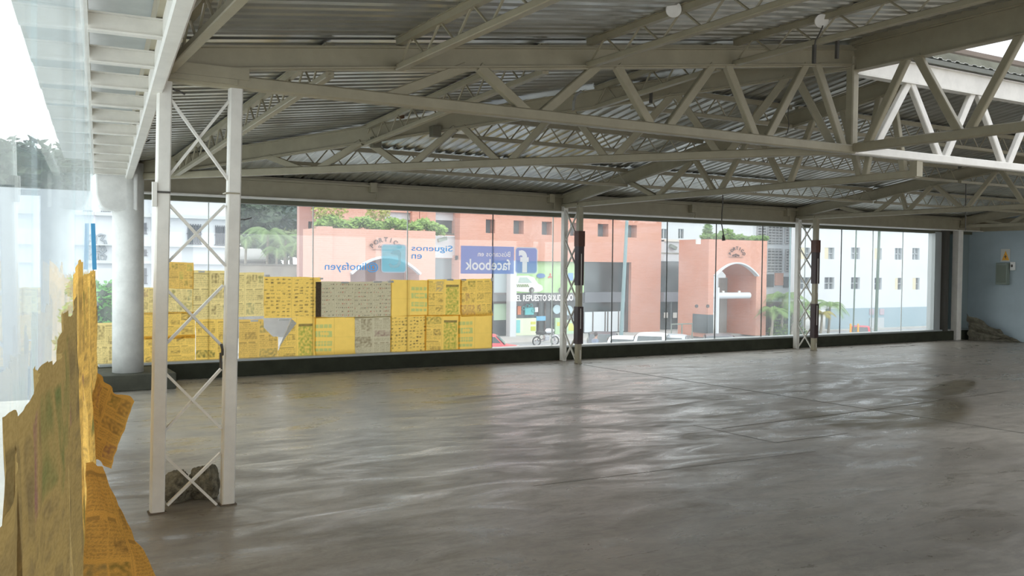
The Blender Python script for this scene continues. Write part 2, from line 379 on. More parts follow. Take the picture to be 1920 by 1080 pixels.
# ------------------------------------------------------------------ lattice columns
def lattice(name_label, posts, axis, braces, top, group='lattice columns', paint=None, pw=.085, pd=.07):
    (a0, a1), (b0, b1) = posts
    base = (Vector(a0)+Vector(b0))/2
    t = thing('lattice_column', name_label, 'column', (base.x, base.y, 0), group)
    ax = Vector(axis)
    for k, (p0, p1) in enumerate(((a0, a1), (b0, b1))):
        b = MB(); b.chan(p0, p1, pw, pd, side=(ax.y, -ax.x, 0)); po = b.build('post', steel_w if k == 0 or paint is None else steel, t)
        b = MB(); p = Vector(p0); b.box(p.x-.052, p.x+.052, p.y-.046, p.y+.046, 0, .008); b.build('foot_plate', rustd, po)
    for p, q in braces:
        b = MB(); b.bar(p, q, .016, .028, side=ax.cross(Vector((0, 0, 1)))); b.build('brace', steel_w, t)
    b = MB(); p = Vector(a1); q = Vector(b1); b.bar(p+Vector((0, 0, .004)), q+Vector((0, 0, .004)), .112, .034); b.build('cap', steel, t)
    return t
a0, a1 = atY(294, 957, TY), atY(309, 150, TY); b0, b1 = atY(426, 948, TY), atY(442, 152, TY); a0.z = 0; b0.z = 0; a1.z = b1.z = 2.765
SX = [((317, 184), (429, 340)), ((429, 190), (312, 336)), ((311, 378), (422, 498)), ((422, 385), (309, 498)), ((309, 540), (415, 648)), ((419, 535), (307, 650)),
      ((307, 697), (414, 803)), ((415, 692), (306, 812)), ((306, 852), (405, 945)), ((414, 850), (314, 948))]
br = []
for i, (p, q) in enumerate(SX):
    o = Vector((0, .012*(1 if i % 2 else -1), 0)); br.append((atY(*p, TY)+o, atY(*q, TY)+o))
lc = lattice('tall pale steel lattice column nearest the side window, rubble between its feet', ((a0, a1), (b0, b1)), (1, 0, 0), br, 2.8)
# splice seams, side strap and red edge on this column
b = MB(); p = atY(303, 361, TY); b.box(p.x-.045, p.x+.045, TY-.047, TY+.047, p.z-.006, p.z+.006); b.build('splice_seam', steel_dark, lc)
b = MB(); p = atY(434, 363, TY); b.box(p.x-.046, p.x+.046, TY-.047, TY+.047, p.z-.004, p.z+.004); b.build('splice_seam', steel, lc)
b = MB(); p, q = atY(287, 342, TY), atY(287, 388, TY); b.box(p.x-.012, p.x+.016, TY-.05, TY-.03, q.z, p.z); tag(b.build('side_strap', steel_w, lc), 'short white strap')
b = MB(); p, q = atY(442, 372, TY), atY(440, 520, TY); b.bar((p.x+.012, TY+.02, p.z), (q.x+.008, TY+.02, q.z), .006, .03, side=(0, 1, 0)); tag(b.build('edge_stripe', mat('dark_red_paint', (.16, .02, .015), .6), lc), 'dark red painted edge')
b = MB(); b.tube([atY(415, 645, TY-.05), atY(417, 655, TY-.06), atY(417, 665, TY-.05), atY(414, 662, TY-.03), atY(414, 690, TY-.03)], .009, 8); tag(b.build('tape_wrap', steel_dark, lc), 'black tape wrap')
b = MB(); b.tube([atY(446, 411, TY), atY(458, 412, TY), atY(466, 410, TY), atY(472, 408, TY)], .003, 5); b.build('tie_wire', steel_dark, lc)
b = MB(); b.tube([atY(319, 163, TY), atY(328, 169, TY), atY(336, 171, TY), atY(347, 177, TY)], .006, 6); b.build('tie_wire', steel_dark, lc)
# columns two and three stand just inside the far window, their length across it
zc = [2.58*(1-k) for k in (0, .19, .395, .595, .80, 1)]
for n, X, lab, pxs in ((2, 8.45, 'lattice column in front of the brick facade, maroon paint on its front post, middle of the three', (433, 462, 535, 575, 645)),
                       (3, 14.0, 'far lattice column beside the white apartments, maroon paint on its front post', (450, 473, 532, 570, 634))):
    pa0, pa1 = Vector((X, 12.745, 0)), Vector((X, 12.745, 2.60)); pb0, pb1 = Vector((X, 12.30, 0)), Vector((X, 12.30, 2.60))
    br = []
    for i in range(5):
        zt, zb = 2.52-i*.505, 2.52-(i+1)*.505+.04
        br += [(Vector((X-.01, 12.70, zt)), Vector((X-.01, 12.345, zb))), (Vector((X+.01, 12.345, zt)), Vector((X+.01, 12.70, zb)))]
    t = lattice(lab, ((pa0, pa1), (pb0, pb1)), (0, 1, 0), br, 2.6, paint=1, pw=.10, pd=.085)
    fx = 1088 if n == 2 else 1526
    zs = [atY(fx, y, 12.25).z for y in pxs]
    def band(z1, z0, mm, nm, lb, w=.055):
        b = MB(); b.box(X-w, X+w, 12.30-w-.004, 12.30+w, z0, z1); tag(b.build(nm, mm, t), lb)
    band(zs[0], zs[1], brownlab, 'label_plate', 'brown rusty label plate', .062)
    band(zs[1], zs[2], maroon, 'paint_band', 'dark maroon paint band'); band(zs[3], zs[4], maroon, 'paint_band', 'dark maroon paint band')
    for (ya, yb) in ((zs[1]-.12, zs[3]+.22), (zs[3]-.03, zs[4]+.25), (zs[4]-.1, .07)):
        b = MB(); b.box(X-.006, X+.006, 12.236, 12.244, yb, ya); tag(b.build('slot', steel_w, t), 'pale vertical slot')
# end post at the far right corner
t = thing('steel_post', 'plain white steel corner post in front of the blue-grey wall', 'post', (19.35, 12.85, 0))
b = MB(); b.box(19.25, 19.42, 12.80, 12.95, 0, 2.52); b.build('post', steel_w, t, bevel=.006)
b = MB(); b.box(19.2, 19.46, 12.76, 12.98, 2.5, 2.53); b.build('cap_plate', steel, t)

# round concrete column with its side corbel
t = thing('concrete_column', 'round white concrete column on the low plinth in the corner', 'column', (1.62, 12.33, .2))
b = MB(); b.tube([(1.60, 12.33, .2), (1.60, 12.33, 2.82)], .185, 40); o = b.build('shaft', concrete_w, t, smooth=True)
o.data.polygons.foreach_set('use_smooth', [len(p.vertices) == 4 for p in o.data.polygons])
b = MB(); prof = []
for x, y in ((255, 326), (176, 326), (177, 366), (180, 375), (184, 385), (190, 392), (199, 395), (215, 396), (255, 396)):
    p = atY(x, y, 12.33); prof.append((p.x, 12.15, p.z))
b.prism(prof, (0, .34, 0)); b.build('corbel', concrete_w, t, bevel=.02)

# ------------------------------------------------------------------ roof trusses
def truss(label, P0, P1, zt0, zt1, zb0, zb1, nodes, mtop=.21, mbot=.082, wid=.08, web=.075, col=None, post=None, name='roof_truss', extra=None):
    """P0->P1 plan line. z top chord = centre line of the deep top member, zb = tie"""
    P0 = Vector((*P0, 0)); P1 = Vector((*P1, 0)); d = P1-P0; mm = col or steel
    t = thing(name, label, 'truss', (P0.x, P0.y, zb0), 'roof trusses')
    at = lambda s, z0, z1: P0+d*s+Vector((0, 0, z0+(z1-z0)*s))
    nrm = Vector((d.y, -d.x, 0)).normalized()
    b = MB(); b.bar(at(0, zt0, zt1), at(1, zt0, zt1), wid*.3, mtop*.9); b.bar(at(0, zt0, zt1)-Vector((0, 0, mtop/2-.006)), at(1, zt0, zt1)-Vector((0, 0, mtop/2-.006)), wid*1.15, .012)
    b.bar(at(0, zt0, zt1)+Vector((0, 0, mtop/2-.006)), at(1, zt0, zt1)+Vector((0, 0, mtop/2-.006)), wid*1.15, .012); b.build('top_chord', mm, t)
    b = MB(); b.chan(at(0, zb0, zb1), at(1, zb0, zb1), wid, mbot); b.build('bottom_chord', mm, t)
    for k, (s0, lo0, s1, lo1) in enumerate(nodes):
        A = at(s0, zb0, zb1) if lo0 else at(s0, zt0, zt1)-Vector((0, 0, mtop*.42)); B = at(s1, zb0, zb1) if lo1 else at(s1, zt0, zt1)-Vector((0, 0, mtop*.42))
        o = nrm*(.004*(1 if k % 2 else -1))
        b = MB(); b.chan(A+o, B+o, web*.8, web, side=nrm.cross((B-A).normalized())); b.build('web_brace', mm, t)
    if post is not None:
        b = MB(); b.chan(at(post, zb0, zb1), at(post, zt0, zt1), .09, .09, side=nrm); b.build('king_post', mm, t)
    return t
def sY(px, P0, P1, y=130):   # where along an X-running truss a pixel column falls
    return (atY(px, y, P0[1]).x-P0[0])/(P1[0]-P0[0])
# near truss A: from the lattice column to the lantern corner
A0, A1 = (1.0, TY), (PX, TY)
N = []
for a, c in (((718, 0), (872, 1)), ((897, 1), (992, 0)), ((1012, 0), (1120, 1)), ((1155, 1), (1222, 0)), ((1250, 0), (1335, 1)), ((1362, 1), (1418, 0)), ((1437, 0), (1510, 1)), ((1530, 1), (1582, 0))):
    s0 = sY(a[0], A0, A1, 135 if a[1] else 200); s1 = sY(c[0], A0, A1, 135 if c[1] else 200); N.append((s0, not a[1], s1, not c[1]))
tA = truss('nearest roof truss, rising from the near lattice column to the lantern corner', A0, A1, 2.875, 3.68, 2.775, 2.775, N, mtop=.155, mbot=.085, wid=.09, post=.998)
b = MB(); b.box(.95, 1.52, TY-.058, TY+.058, 2.787, 2.86); b.build('bearing_plate', steel, tA)
b = MB()
b.prism([(.98, TY-.02, 2.80), (3.0, TY-.02, 3.03), (PX, TY-.02, 3.59), (PX, TY-.02, 3.80), (.98, TY-.02, 2.955)], (0, .04, 0)); b.build('web_plate', steel, tA)
# lantern edge running on to the right, same plane
N = []
for a, c in (((1635, 0), (1703, 1)), ((1706, 1), (1761, 0)), ((1770, 0), (1823, 1)), ((1833, 1), (1880, 0)), ((1888, 0), (1937, 1)), ((1945, 1), (1990, 0)), ((2000, 0), (2044, 1)), ((2050, 1), (2090, 0))):
    s0 = sY(a[0], (PX, TY), (16, TY), 160 if a[1] else 310); s1 = sY(c[0], (PX, TY), (16, TY), 160 if c[1] else 310); N.append((s0, not a[1], s1, not c[1]))
tA2 = truss('truss with painted-in white daylight carrying the far edge of the roof lantern', (PX, TY), (16, TY), 3.62, 3.62, 2.775, 2.775, N, mtop=.22, mbot=.085, wid=.09, col=steel_w)  # white steel puts the lantern's daylight into this truss's colour
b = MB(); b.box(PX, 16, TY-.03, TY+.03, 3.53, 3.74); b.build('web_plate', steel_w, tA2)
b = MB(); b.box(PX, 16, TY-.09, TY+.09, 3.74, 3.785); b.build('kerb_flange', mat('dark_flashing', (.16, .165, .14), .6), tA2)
# lantern edge F running towards the camera's right
def sX(px, y, P0, P1): return (atX(px, y, P0[0]).y-P0[1])/(P1[1]-P0[1])
F0, F1 = (PX, TY), (PX, -2.5); N = []
for a, c in (((1623, 277, 0), (1700, 118, 1)), ((1721, 116, 1), (1802, 250, 0)), ((1814, 252, 0), (1915, 77, 1))):
    N.append((sX(a[0], a[1], F0, F1), not a[2], sX(c[0], c[1], F0, F1), not c[2]))
s = N[-1][2]+.01
for k in range(4):
    N.append((s, False, s+.085, True)); N.append((s+.1, True, s+.18, False)); s += .2
tF = truss('deep truss along the lantern, running from its corner towards the right foreground', F0, F1, 3.665, 3.665, 2.79, 2.79, N, mtop=.25, mbot=.085, wid=.09)
b = MB(); b.box(PX-.02, PX+.02, -2.5, TY, 3.545, 3.79); b.build('web_plate', steel, tF)
b = MB(); b.box(PX-.07, PX+.02, -2.5, TY, 3.79, 3.875); b.build('kerb_flange', steel, tF)
# hip truss B from the concrete column to the lantern corner
HB0, HB1 = (1.66, 12.42), (PX, TY); ang = math.atan2(HB1[0]-HB0[0], HB1[1]-HB0[1])
def sB(px, y):
    p = atV(px, y, (HB0[0], HB0[1], 0), ang); return (p.x-HB0[0])/(HB1[0]-HB0[0])
N = []
for a, c in (((504, 304, 1), (570, 322, 0)), ((596, 322, 0), (678, 276, 1)), ((689, 276, 1), (755, 313, 0)), ((770, 311, 0), (855, 246, 1)), ((868, 246, 1), (937, 305, 0)),
             ((955, 304, 0), (1040, 228, 1)), ((1070, 230, 1), (1137, 296, 0)), ((1152, 295, 0), (1262, 180, 1)), ((1268, 183, 1), (1348, 285, 0)), ((1364, 285, 0), (1475, 155, 1)), ((1492, 165, 1), (1565, 280, 0))):
    N.append((sB(a[0], a[1]), not a[2], sB(c[0], c[1]), not c[2]))
tB = truss('diagonal hip truss running from the concrete column to the lantern corner', HB0, HB1, 2.735, 3.665, 2.665, 2.775, N, mtop=.19, mbot=.085, wid=.09)
P, Q = Vector((*HB0, 0)), Vector((*HB1, 0)); d = (Q-P).normalized(); nn = Vector((d.y, -d.x, 0))*.02
b = MB(); b.prism([P+Vector((0, 0, 2.63))-nn, Q+Vector((0, 0, 3.56))-nn, Q+Vector((0, 0, 3.77))-nn, P+Vector((0, 0, 2.84))-nn], nn*2); b.build('web_plate', steel, tB)
b = MB(); b.bar(P+Vector((-.02, 0, 2.86))-d*.2, Q+Vector((0, 0, 3.85))+d*.06, .42, .05); struct(b.build('trim_hip_flashing', deckm))
b = MB(); b.box(.9, PX, TY-.10, TY+.16, 0, .006)
for i_, v_ in enumerate(b.v): b.v[i_] = (v_[0], v_[1], v_[2]+z_left(v_[0], TY)+.062)
struct(b.build('trim_roof_lap', deckm))
for bxp in ((820, 248), (709, 268)):
    p = atV(*bxp, (HB0[0], HB0[1], 0), ang)-Vector((d.y, -d.x, 0))*-.06
    b = MB(); b.box(p.x-.05, p.x+.05, p.y-.05, p.y+.05, p.z-.06, p.z+.06); tag(b.build('junction_box', mat('dull_olive_box', (.13, .12, .08), .6), tB), 'small olive electrical box')
# trusses C, D, E across the hall from the far columns
def sC(px, X, z, P0, P1):
    # pixel column on a level line of the plane X = const
    lo, hi = TY-.2, 12.8
    for _ in range(40):
        mid = (lo+hi)/2; v = Vector((X, mid, z))-CP; u = 960+FPX*v.dot(RT)/v.dot(FW)
        if u < px: hi = mid
        else: lo = mid
    return (lo-P0[1])/(P1[1]-P0[1])
for X, nm, web in ((8.45, 'second', [(1181, 1), (1232, 0), (1299, 1), (1303, 1), (1340, 0), (1350, 0), (1401, 1), (1425, 1), (1470, 0), (1480, 0), (1525, 1), (1578, 1), (1613, 0), (1622, 0), (1648, 1), (1670, 1), (1695, 0)]),
                   (14.0, 'third', [(1575, 1), (1625, 0), (1640, 0), (1690, 1), (1700, 0), (1748, 1), (1753, 1), (1806, 0), (1812, 0), (1868, 1), (1876, 1), (1922, 0), (1930, 0), (1985, 1), (1995, 1), (2035, 0), (2045, 0), (2085, 1), (2090, 1), (2120, 0)]),
                   (19.3, 'fourth', [(1850, 1), (1885, 0), (1893, 0), (1930, 1)])):
    P0, P1 = (X, 12.78), (X, TY); N = []
    ss = [(sC(px, X, 3.0 if hi else 2.6, P0, P1), hi) for px, hi in web]
    for (s0, h0), (s1, h1) in zip(ss[:-1], ss[1:]):
        if h0 != h1: N.append((s0, not h0, s1, not h1))
    lab = {8.45: 'cross truss springing from the middle lattice column to the lantern', 14.0: 'cross truss springing from the far lattice column beside the white apartments', 19.3: 'last cross truss against the blue-grey wall at the corner post'}[X]
    zt1 = 3.62 if X < 16 else 3.66
    t = truss(lab, P0, P1, 2.69, zt1, 2.60, 2.60, N, mtop=.17, mbot=.08, wid=.08, web=.07)
    if X < 16: b = MB(); b.bar((X, TY+.02, 2.57), (X, TY+.02, 2.75), .09, .094, side=(1, 0, 0)); b.build('hanger', steel, t)
    b = MB(); b.prism([(X-.02, 12.78, 2.60), (X-.02, TY, zt1-.10), (X-.02, TY, zt1+.1), (X-.02, 12.78, 2.80)], (.04, 0, 0)); b.build('web_plate', steel, t)

# ------------------------------------------------------------------ light lattice joists
def joist(label, A, B, dep=.22, bay=.36, top=.055, ends=True, flange=(.05, .045)):
    A = Vector(A); B = Vector(B); d = B-A; Ln = d.length; u = d.normalized()
    t = thing('lattice_joist', label, 'joist', tuple(A), 'light lattice joists under the roof sheets')
    b = MB(); b.bar(A, B, flange[0], .045); b.bar(A+Vector((0, 0, .025)), B+Vector((0, 0, .025)), .075, .008); b.build('top_chord', steel, t)
    dz = Vector((0, 0, -dep)); b = MB(); b.chan(A+dz, B+dz, .06, flange[1]); b.build('bottom_chord', steel, t)
    n = max(2, int(round(Ln/bay))); b = MB()
    for i in range(n):
        p = A+u*(Ln*i/n); q = A+u*(Ln*(i+.5)/n); r = A+u*(Ln*(i+1)/n)
        b.tube([p+dz, q], .009, 5); b.tube([q, r+dz], .009, 5)
    b.build('lacing', steel, t); return t
JX = [(1.02, 'first'), (2.59, 'second'), (4.24, 'third'), (5.83, 'fourth')]
for x, o_ in JX:
    z = z_left(x, 0)+.01; y0 = TY-.025
    joist('light lattice joist over the near bay, %s from the side window' % o_, (x, y0, z), (x, -2.5, z), dep=.18, bay=.46)
for x, o_ in ((2.1, 'second'), (3.87, 'third'), (5.70, 'fourth')):
    yh = 12.62-(x-1.70)*(12.62-TY)/(PX-1.70)-.05
    z1 = z_left(x, yh)-.01; z0 = z_left(x, TY+.01)-.01
    joist('light lattice joist between near truss and hip truss, %s from the side window' % {'second': 'first', 'third': 'second', 'fourth': 'third'}[o_], (x, yh, z1), (x, TY+.04, z0), dep=.19, bay=.40)
xh0 = 2.2; yh = 12.62-(xh0-1.70)*(12.62-TY)/(PX-1.70)
for y, nm in ((11.0, 'lowest'), (9.35, 'middle'), (7.8, 'highest')):
    xh = hipx(y)+.08
    z = z_back(y)-.03
    for (xa, xb, w) in ((xh, 8.4, 'between hip truss and second truss'), (8.5, 13.95, 'between second and third trusses'), (14.05, 19.25, 'between third truss and the corner')):
        if xb-xa < .3: continue
        joist('light lattice joist under the far roof slope, %s row, %s' % (nm, w), (xa, y, z), (xb, y, z), bay=.36)

# ------------------------------------------------------------------ newspapers
def clamp(x, a, b): return max(a, min(b, x))
def print_layout(nu, nv, style, seed, inks=None):
    """colours of one opened broadsheet: two pages of columns, pictures, headlines and adverts"""
    r = random.Random(seed); base = {'yellow': (.90, .61, .15), 'pale': (.84, .68, .30), 'grey': (.56, .50, .34), 'deep': (.76, .45, .115), 'gold': (.80, .53, .15), 'old_shaded': (.31, .21, .08)}[style[0]]
    a = np.ones((nv, nu, 3))*np.array(base)
    ink = np.array((.17, .12, .06)); kind = style[1]
    a *= (1+.05*np.array([[mnoise.noise(Vector((i*.12, j*.12, seed*1.7))) for i in range(nu)] for j in range(nv)]))[:, :, None]
    def rect(x0, y0, x1, y1): return slice(int(clamp(y0, 0, 1)*nv), max(int(clamp(y0, 0, 1)*nv)+1, int(clamp(y1, 0, 1)*nv))), slice(int(clamp(x0, 0, 1)*nu), max(int(clamp(x0, 0, 1)*nu)+1, int(clamp(x1, 0, 1)*nu)))
    def blend(sl, c, k):
        h, w = a[sl].shape[:2]; a[sl] = a[sl]*(1-k)+np.array(c)*k if np.isscalar(k) else a[sl]*(1-k[:, :, None])+np.array(c)*k[:, :, None]
    def noise(h, w, lo, hi, p=1): q = np.array([[r.random() for _ in range(w)] for _ in range(h)]); return lo+(hi-lo)*q**p
    def text(x0, y0, x1, y1, k=.48):
        sl = rect(x0, y0, x1, y1); h, w = a[sl].shape[:2]; q = noise(h, w, 0, k); q[1::3] *= .25; blend(sl, ink, q)
    def photo(x0, y0, x1, y1, c=None, k=.75):
        sl = rect(x0, y0, x1, y1); h, w = a[sl].shape[:2]; ox = r.random()*50
        q = np.array([[clamp(.55+.9*mnoise.noise(Vector((i*.28+ox, j*.28, seed))), .12, 1) for i in range(w)] for j in range(h)])*k
        blend(sl, c or ink, q)
    def page(x0, x1):
        m_ = .03; x0 += m_*.6; x1 -= m_*.6; y0, y1 = .03, .97
        if kind == 'blank': return
        if kind == 'classified':
            for j in range(11):
                for i in range(5):
                    xx = x0+(x1-x0)*(i+.1+r.random()*.3)/5; yy = y0+(y1-y0)*(j+.2+r.random()*.3)/11
                    if r.random() < .85: photo(xx, yy, xx+(x1-x0)*.12, yy+.035, k=.95)
            text(x0, y0, x1, y1, .22); return
        if kind == 'rows':
            text(x0, y0, x1, y1, .35)
            for j in range(9):
                for i in range(9):
                    if r.random() < .6:
                        xx = x0+(x1-x0)*(i+.3)/9; yy = y0+(y1-y0)*(j+.3)/9
                        blend(rect(xx, yy, xx+.02, yy+.03), r.choice([(.1, .08, .06), (.4, .07, .05), (.1, .1, .08)]), .8)
            return
        dk = kind == 'news_fold_shade'  # heavier print blocks stand in for shade in the folds
        rows = r.choice([2, 3, 3]); cuts = [y1-(y1-y0)*k/rows for k in range(rows+1)]
        for k in range(rows):
            cols = r.choice([1, 2, 2, 3]); t, bt = cuts[k], cuts[k+1]
            for c_ in range(cols):
                u0 = x0+(x1-x0)*c_/cols+.008; u1 = x0+(x1-x0)*(c_+1)/cols-.008; q = r.random()
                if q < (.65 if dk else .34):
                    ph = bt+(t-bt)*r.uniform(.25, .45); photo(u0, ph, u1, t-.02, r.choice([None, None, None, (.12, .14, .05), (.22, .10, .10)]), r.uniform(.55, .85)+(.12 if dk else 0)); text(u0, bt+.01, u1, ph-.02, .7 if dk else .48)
                elif q < .45: photo(u0, bt+.02, u1, t-.02, r.choice([(.30, .34, .10), (.34, .14, .12), (.12, .16, .10), (.2, .2, .2)]), .6)
                else:
                    text(u0, bt+.01, u1, t-.05); blend(rect(u0, t-.045, u0+(u1-u0)*r.uniform(.5, 1), t-.02), ink, .5)
                    if r.random() < .35: photo(u0+(u1-u0)*.3, bt+.05, u1, bt+(t-bt)*.45, k=.55)
    if kind == 'ad_left' or kind == 'ad_right':
        o = 0 if kind == 'ad_left' else .52
        gcol = (.42, .52, .20)
        for yy, hh in ((.72, .11), (.50, .18), (.28, .15), (.14, .10)):
            for k in range(4 if hh < .13 else 6): 
                x = o+.03+k*(.42/(4 if hh < .13 else 6)); blend(rect(x, yy, x+.085 if hh < .13 else x+.06, yy+hh*.8), gcol, .75 if yy != .50 else .8)
            if hh >= .18: blend(rect(o+.14, yy+.05, o+.36, yy+.12), base, .8)
            if .13 < hh < .18: blend(rect(o+.05, yy+.04, o+.40, yy+.09), base, .45)
    elif kind == 'green':
        page(0, .5); photo(.55, .05, .92, .85, (.24, .32, .06), .8); blend(rect(.55, .80, .92, .86), ink, .75)
    else: page(0, .5); page(.5, 1)
    fold = rect(.49, 0, .505, 1); blend(fold, ink, .22); blend(rect(0, .49, 1, .505), ink, .10)
    return a
def sheet(label, fn, nu, nv, style, seed, group, m=None, hole=None, name='newspaper_sheet', cut=None):
    a = print_layout(nu+1, nv+1, style, seed)
    vs = [fn(i/nu, j/nv) for j in range(nv+1) for i in range(nu+1)]; fs = []
    for j in range(nv):
        for i in range(nu):
            if hole and hole((i+.5)/nu, (j+.5)/nv): continue
            k = j*(nu+1)+i; fs.append((k, k+1, k+nu+2, k+nu+1))
    me = bpy.data.meshes.new(name); me.from_pydata([tuple(v) for v in vs], [], fs); me.update()
    ca = me.color_attributes.new('print', 'FLOAT_COLOR', 'POINT'); q = np.ones((len(vs), 4)); q[:, :3] = a.reshape(-1, 3); ca.data.foreach_set('color', q.ravel())
    uv = me.uv_layers.new(name='UVMap')
    for lp in me.loops: i = lp.vertex_index; uv.data[lp.index].uv = ((i % (nu+1))/nu, (i//(nu+1))/nv)
    me.polygons.foreach_set('use_smooth', [True]*len(me.polygons))
    o = bpy.data.objects.new(name, me); COL.objects.link(o); me.materials.append(m or paper_b)
    if hole: # loose verts away
        bm = bmesh.new(); bm.from_mesh(me); bmesh.ops.delete(bm, geom=[v for v in bm.verts if not v.link_faces], context='VERTS'); bm.to_mesh(me); bm.free()
    return tag(o, label, 'newspaper', group)
def flat(px0, py0, px1, py1, dy, amp=.004, seed=0, tilt=0, curl=0, fix_bottom=None):
    """a sheet taped flat on the far window, slightly wrinkled"""
    y = WY-.008-dy; tl = atY(px0, py0, y); br_ = atY(px1, py1, y); zt = (tl.z); zb = br_.z
    x0, x1 = tl.x, br_.x
    xm = (px0+px1)/2
    tr_ = atY(px1, py0, y)
    def fn(u, v):
        w = mnoise.noise(Vector((u*3+seed, v*3, seed*2.3)))*amp+mnoise.noise(Vector((u*9, v*9+seed, seed)))*amp*.4
        e = .006*mnoise.noise(Vector((u*4, seed, v*4)))
        z = zb+(zt-zb)*v+tilt*(u-.5)+e
        cc = curl*max(0, .18-v)**2*3
        return Vector((x0+(x1-x0)*u+e, y-abs(w)-cc, z))
    return fn
G = 'newspaper sheets on the far window'
far = [  # px quad, layer, style, words
 ((300, 540, 362, 588), .001, ('pale', 'news'), 'pale newspaper sheet behind the lattice column, under the dark picture page'),
 ((256, 539, 303, 588), .002, ('pale', 'news'), 'pale newspaper sheet right beside the round concrete column, upper row'),
 ((308, 491, 363, 541), .007, ('gold', 'news'), 'darker picture page stuck above the others, highest newspaper on the far window'),
 ((361, 507, 428, 598), .003, ('pale', 'news'), 'pale newspaper sheet with dark red pictures seen through the lattice column'),
 ((424, 511, 495, 593), .0, ('pale', 'news'), 'pale newspaper sheet with a grey photo corner just right of the lattice column'),
 ((495, 519, 601, 595), .002, ('yellow', 'classified'), 'wide yellow sheet densely dotted with small black adverts'),
 ((592, 528, 664, 595), .005, ('grey', 'rows'), 'greyish newspaper sheet with a dark strip on its left edge, upper row'),
 ((664, 528, 734, 595), .001, ('grey', 'rows'), 'greyish price list sheet with red and black rows, upper row'),
 ((733, 525, 803, 592), .004, ('yellow', 'ad_right'), 'plain yellow sheet with green block lettering on its right half, upper row'),
 ((801, 524, 865, 592), .001, ('yellow', 'green'), 'yellow sheet with a tall green and black picture, upper row'),
 ((863, 523, 922, 592), .005, ('yellow', 'news'), 'last yellow sheet of the upper row, beside the bare glass'),
 ((178, 606, 257, 689), .002, ('pale', 'news'), 'pale newspaper sheet left of the concrete column below the green bush'),
 ((254, 586, 366, 634), .001, ('yellow', 'news'), 'yellow half sheet behind the lattice column, middle row'),
 ((254, 631, 366, 682), .004, ('yellow', 'news'), 'yellow half sheet behind the lattice column, lowest row'),
 ((367, 599, 445, 680), .002, ('yellow', 'news'), 'yellow newspaper sheet with a white gap on its left edge, behind the right post'),
 ((448, 599, 521, 677), .0, ('gold', 'news'), 'torn yellow sheet with its top right corner missing'),
 ((521, 597, 592, 673), .004, ('yellow', 'green'), 'yellow sheet with its top left corner folded over'),
 ((590, 595, 665, 666), .006, ('yellow', 'ad_left'), 'plain yellow sheet with green block lettering on its left half, curling right edge'),
 ((665, 594, 734, 663), .001, ('grey', 'news'), 'greyish newspaper sheet with blue and red pictures, lower row'),
 ((732, 592, 799, 661), .004, ('yellow', 'classified'), 'yellow sheet with scattered small adverts, lower row below the plain one'),
 ((796, 591, 862, 659), .001, ('yellow', 'green'), 'yellow sheet with a green cartoon advert, lower row'),
 ((859, 590, 922, 657), .005, ('yellow', 'ad_left'), 'plain yellow sheet with green block lettering, lower row, last before bare glass'),
]
for i, (q, dy, st, lab) in enumerate(far):
    big = (q[2]-q[0])*(q[3]-q[1]) > 3000
    hole = None
    if i == 15: hole = lambda u, v: v > .80-.9*(u-.62) and u > .62 and v > .58
    if i == 16: hole = lambda u, v: v > .2 and u < (v-.22)*.46
    o = sheet(lab, flat(*q, dy, seed=i*1.3+.7, tilt=.012*math.sin(i*2.1), curl=.5 if i in (17, 10) else 0), 64 if big else 44, 66 if big else 40, st, i+3, G, hole=hole)
    if i == 16: # the folded-over corner
        y = WY-.03; P = [atY(521, 655, y), atY(547, 598, y), atY(556, 606, y), atY(536, 632, y)]
        b = MB(); b.prism([p for p in P], (0, -.002, 0)); tag(b.build('folded_corner', mat('newsprint_back', (.85, .82, .72), .8, noise=.3, nscale=60), o), 'pale turned-over corner')
    if i == 6:
        y = WY-.03; a, c = atY(592, 529, y), atY(602, 594, y)
        b = MB(); b.box(a.x, c.x, y-.001, y, c.z, a.z); tag(b.build('overlap_strip', mat('doubled_newsprint', (.13, .09, .05), .9, noise=.4, nscale=40), o), 'dark doubled strip')
for i, (x, y, w, h) in enumerate(((372, 508, 12, 3), (497, 515, 9, 4), (523, 598, 20, 3), (640, 528, 14, 3), (700, 527, 16, 3), (728, 526, 10, 4), (838, 523, 12, 3), (865, 523, 9, 3), (600, 521, 6, 3), (921, 521, 3, 6), (470, 600, 14, 3), (285, 632, 9, 2), (664, 664, 12, 3), (797, 658, 5, 5))):
    a, c = atY(x, y, WY-.02), atY(x+w, y+h, WY-.02); b = MB(); b.box(a.x, c.x, WY-.022, WY-.006, c.z, a.z)
    tag(b.build('tape_strip', tape), 'white tape scrap '+('at the top edge of the sheet seen through the lattice column', 'at the top left corner of the dotted yellow adverts sheet', 'above the folded corner of the torn gap', 'on top of the left greyish sheet in the upper row', 'on top of the right greyish price list', 'at the top left of the plain yellow sheet', 'on top of the yellow sheet with the tall green picture', 'on top of the last upper yellow sheet', 'at the top right corner of the dotted yellow adverts sheet', 'upright at the corner next to the bare glass', 'on top of the torn sheet, lower row', 'between the two yellow half sheets', 'under the sheet with the curling right edge', 'at the bottom between two lower yellow sheets')[i], 'tape', 'white tape scraps on the far window')

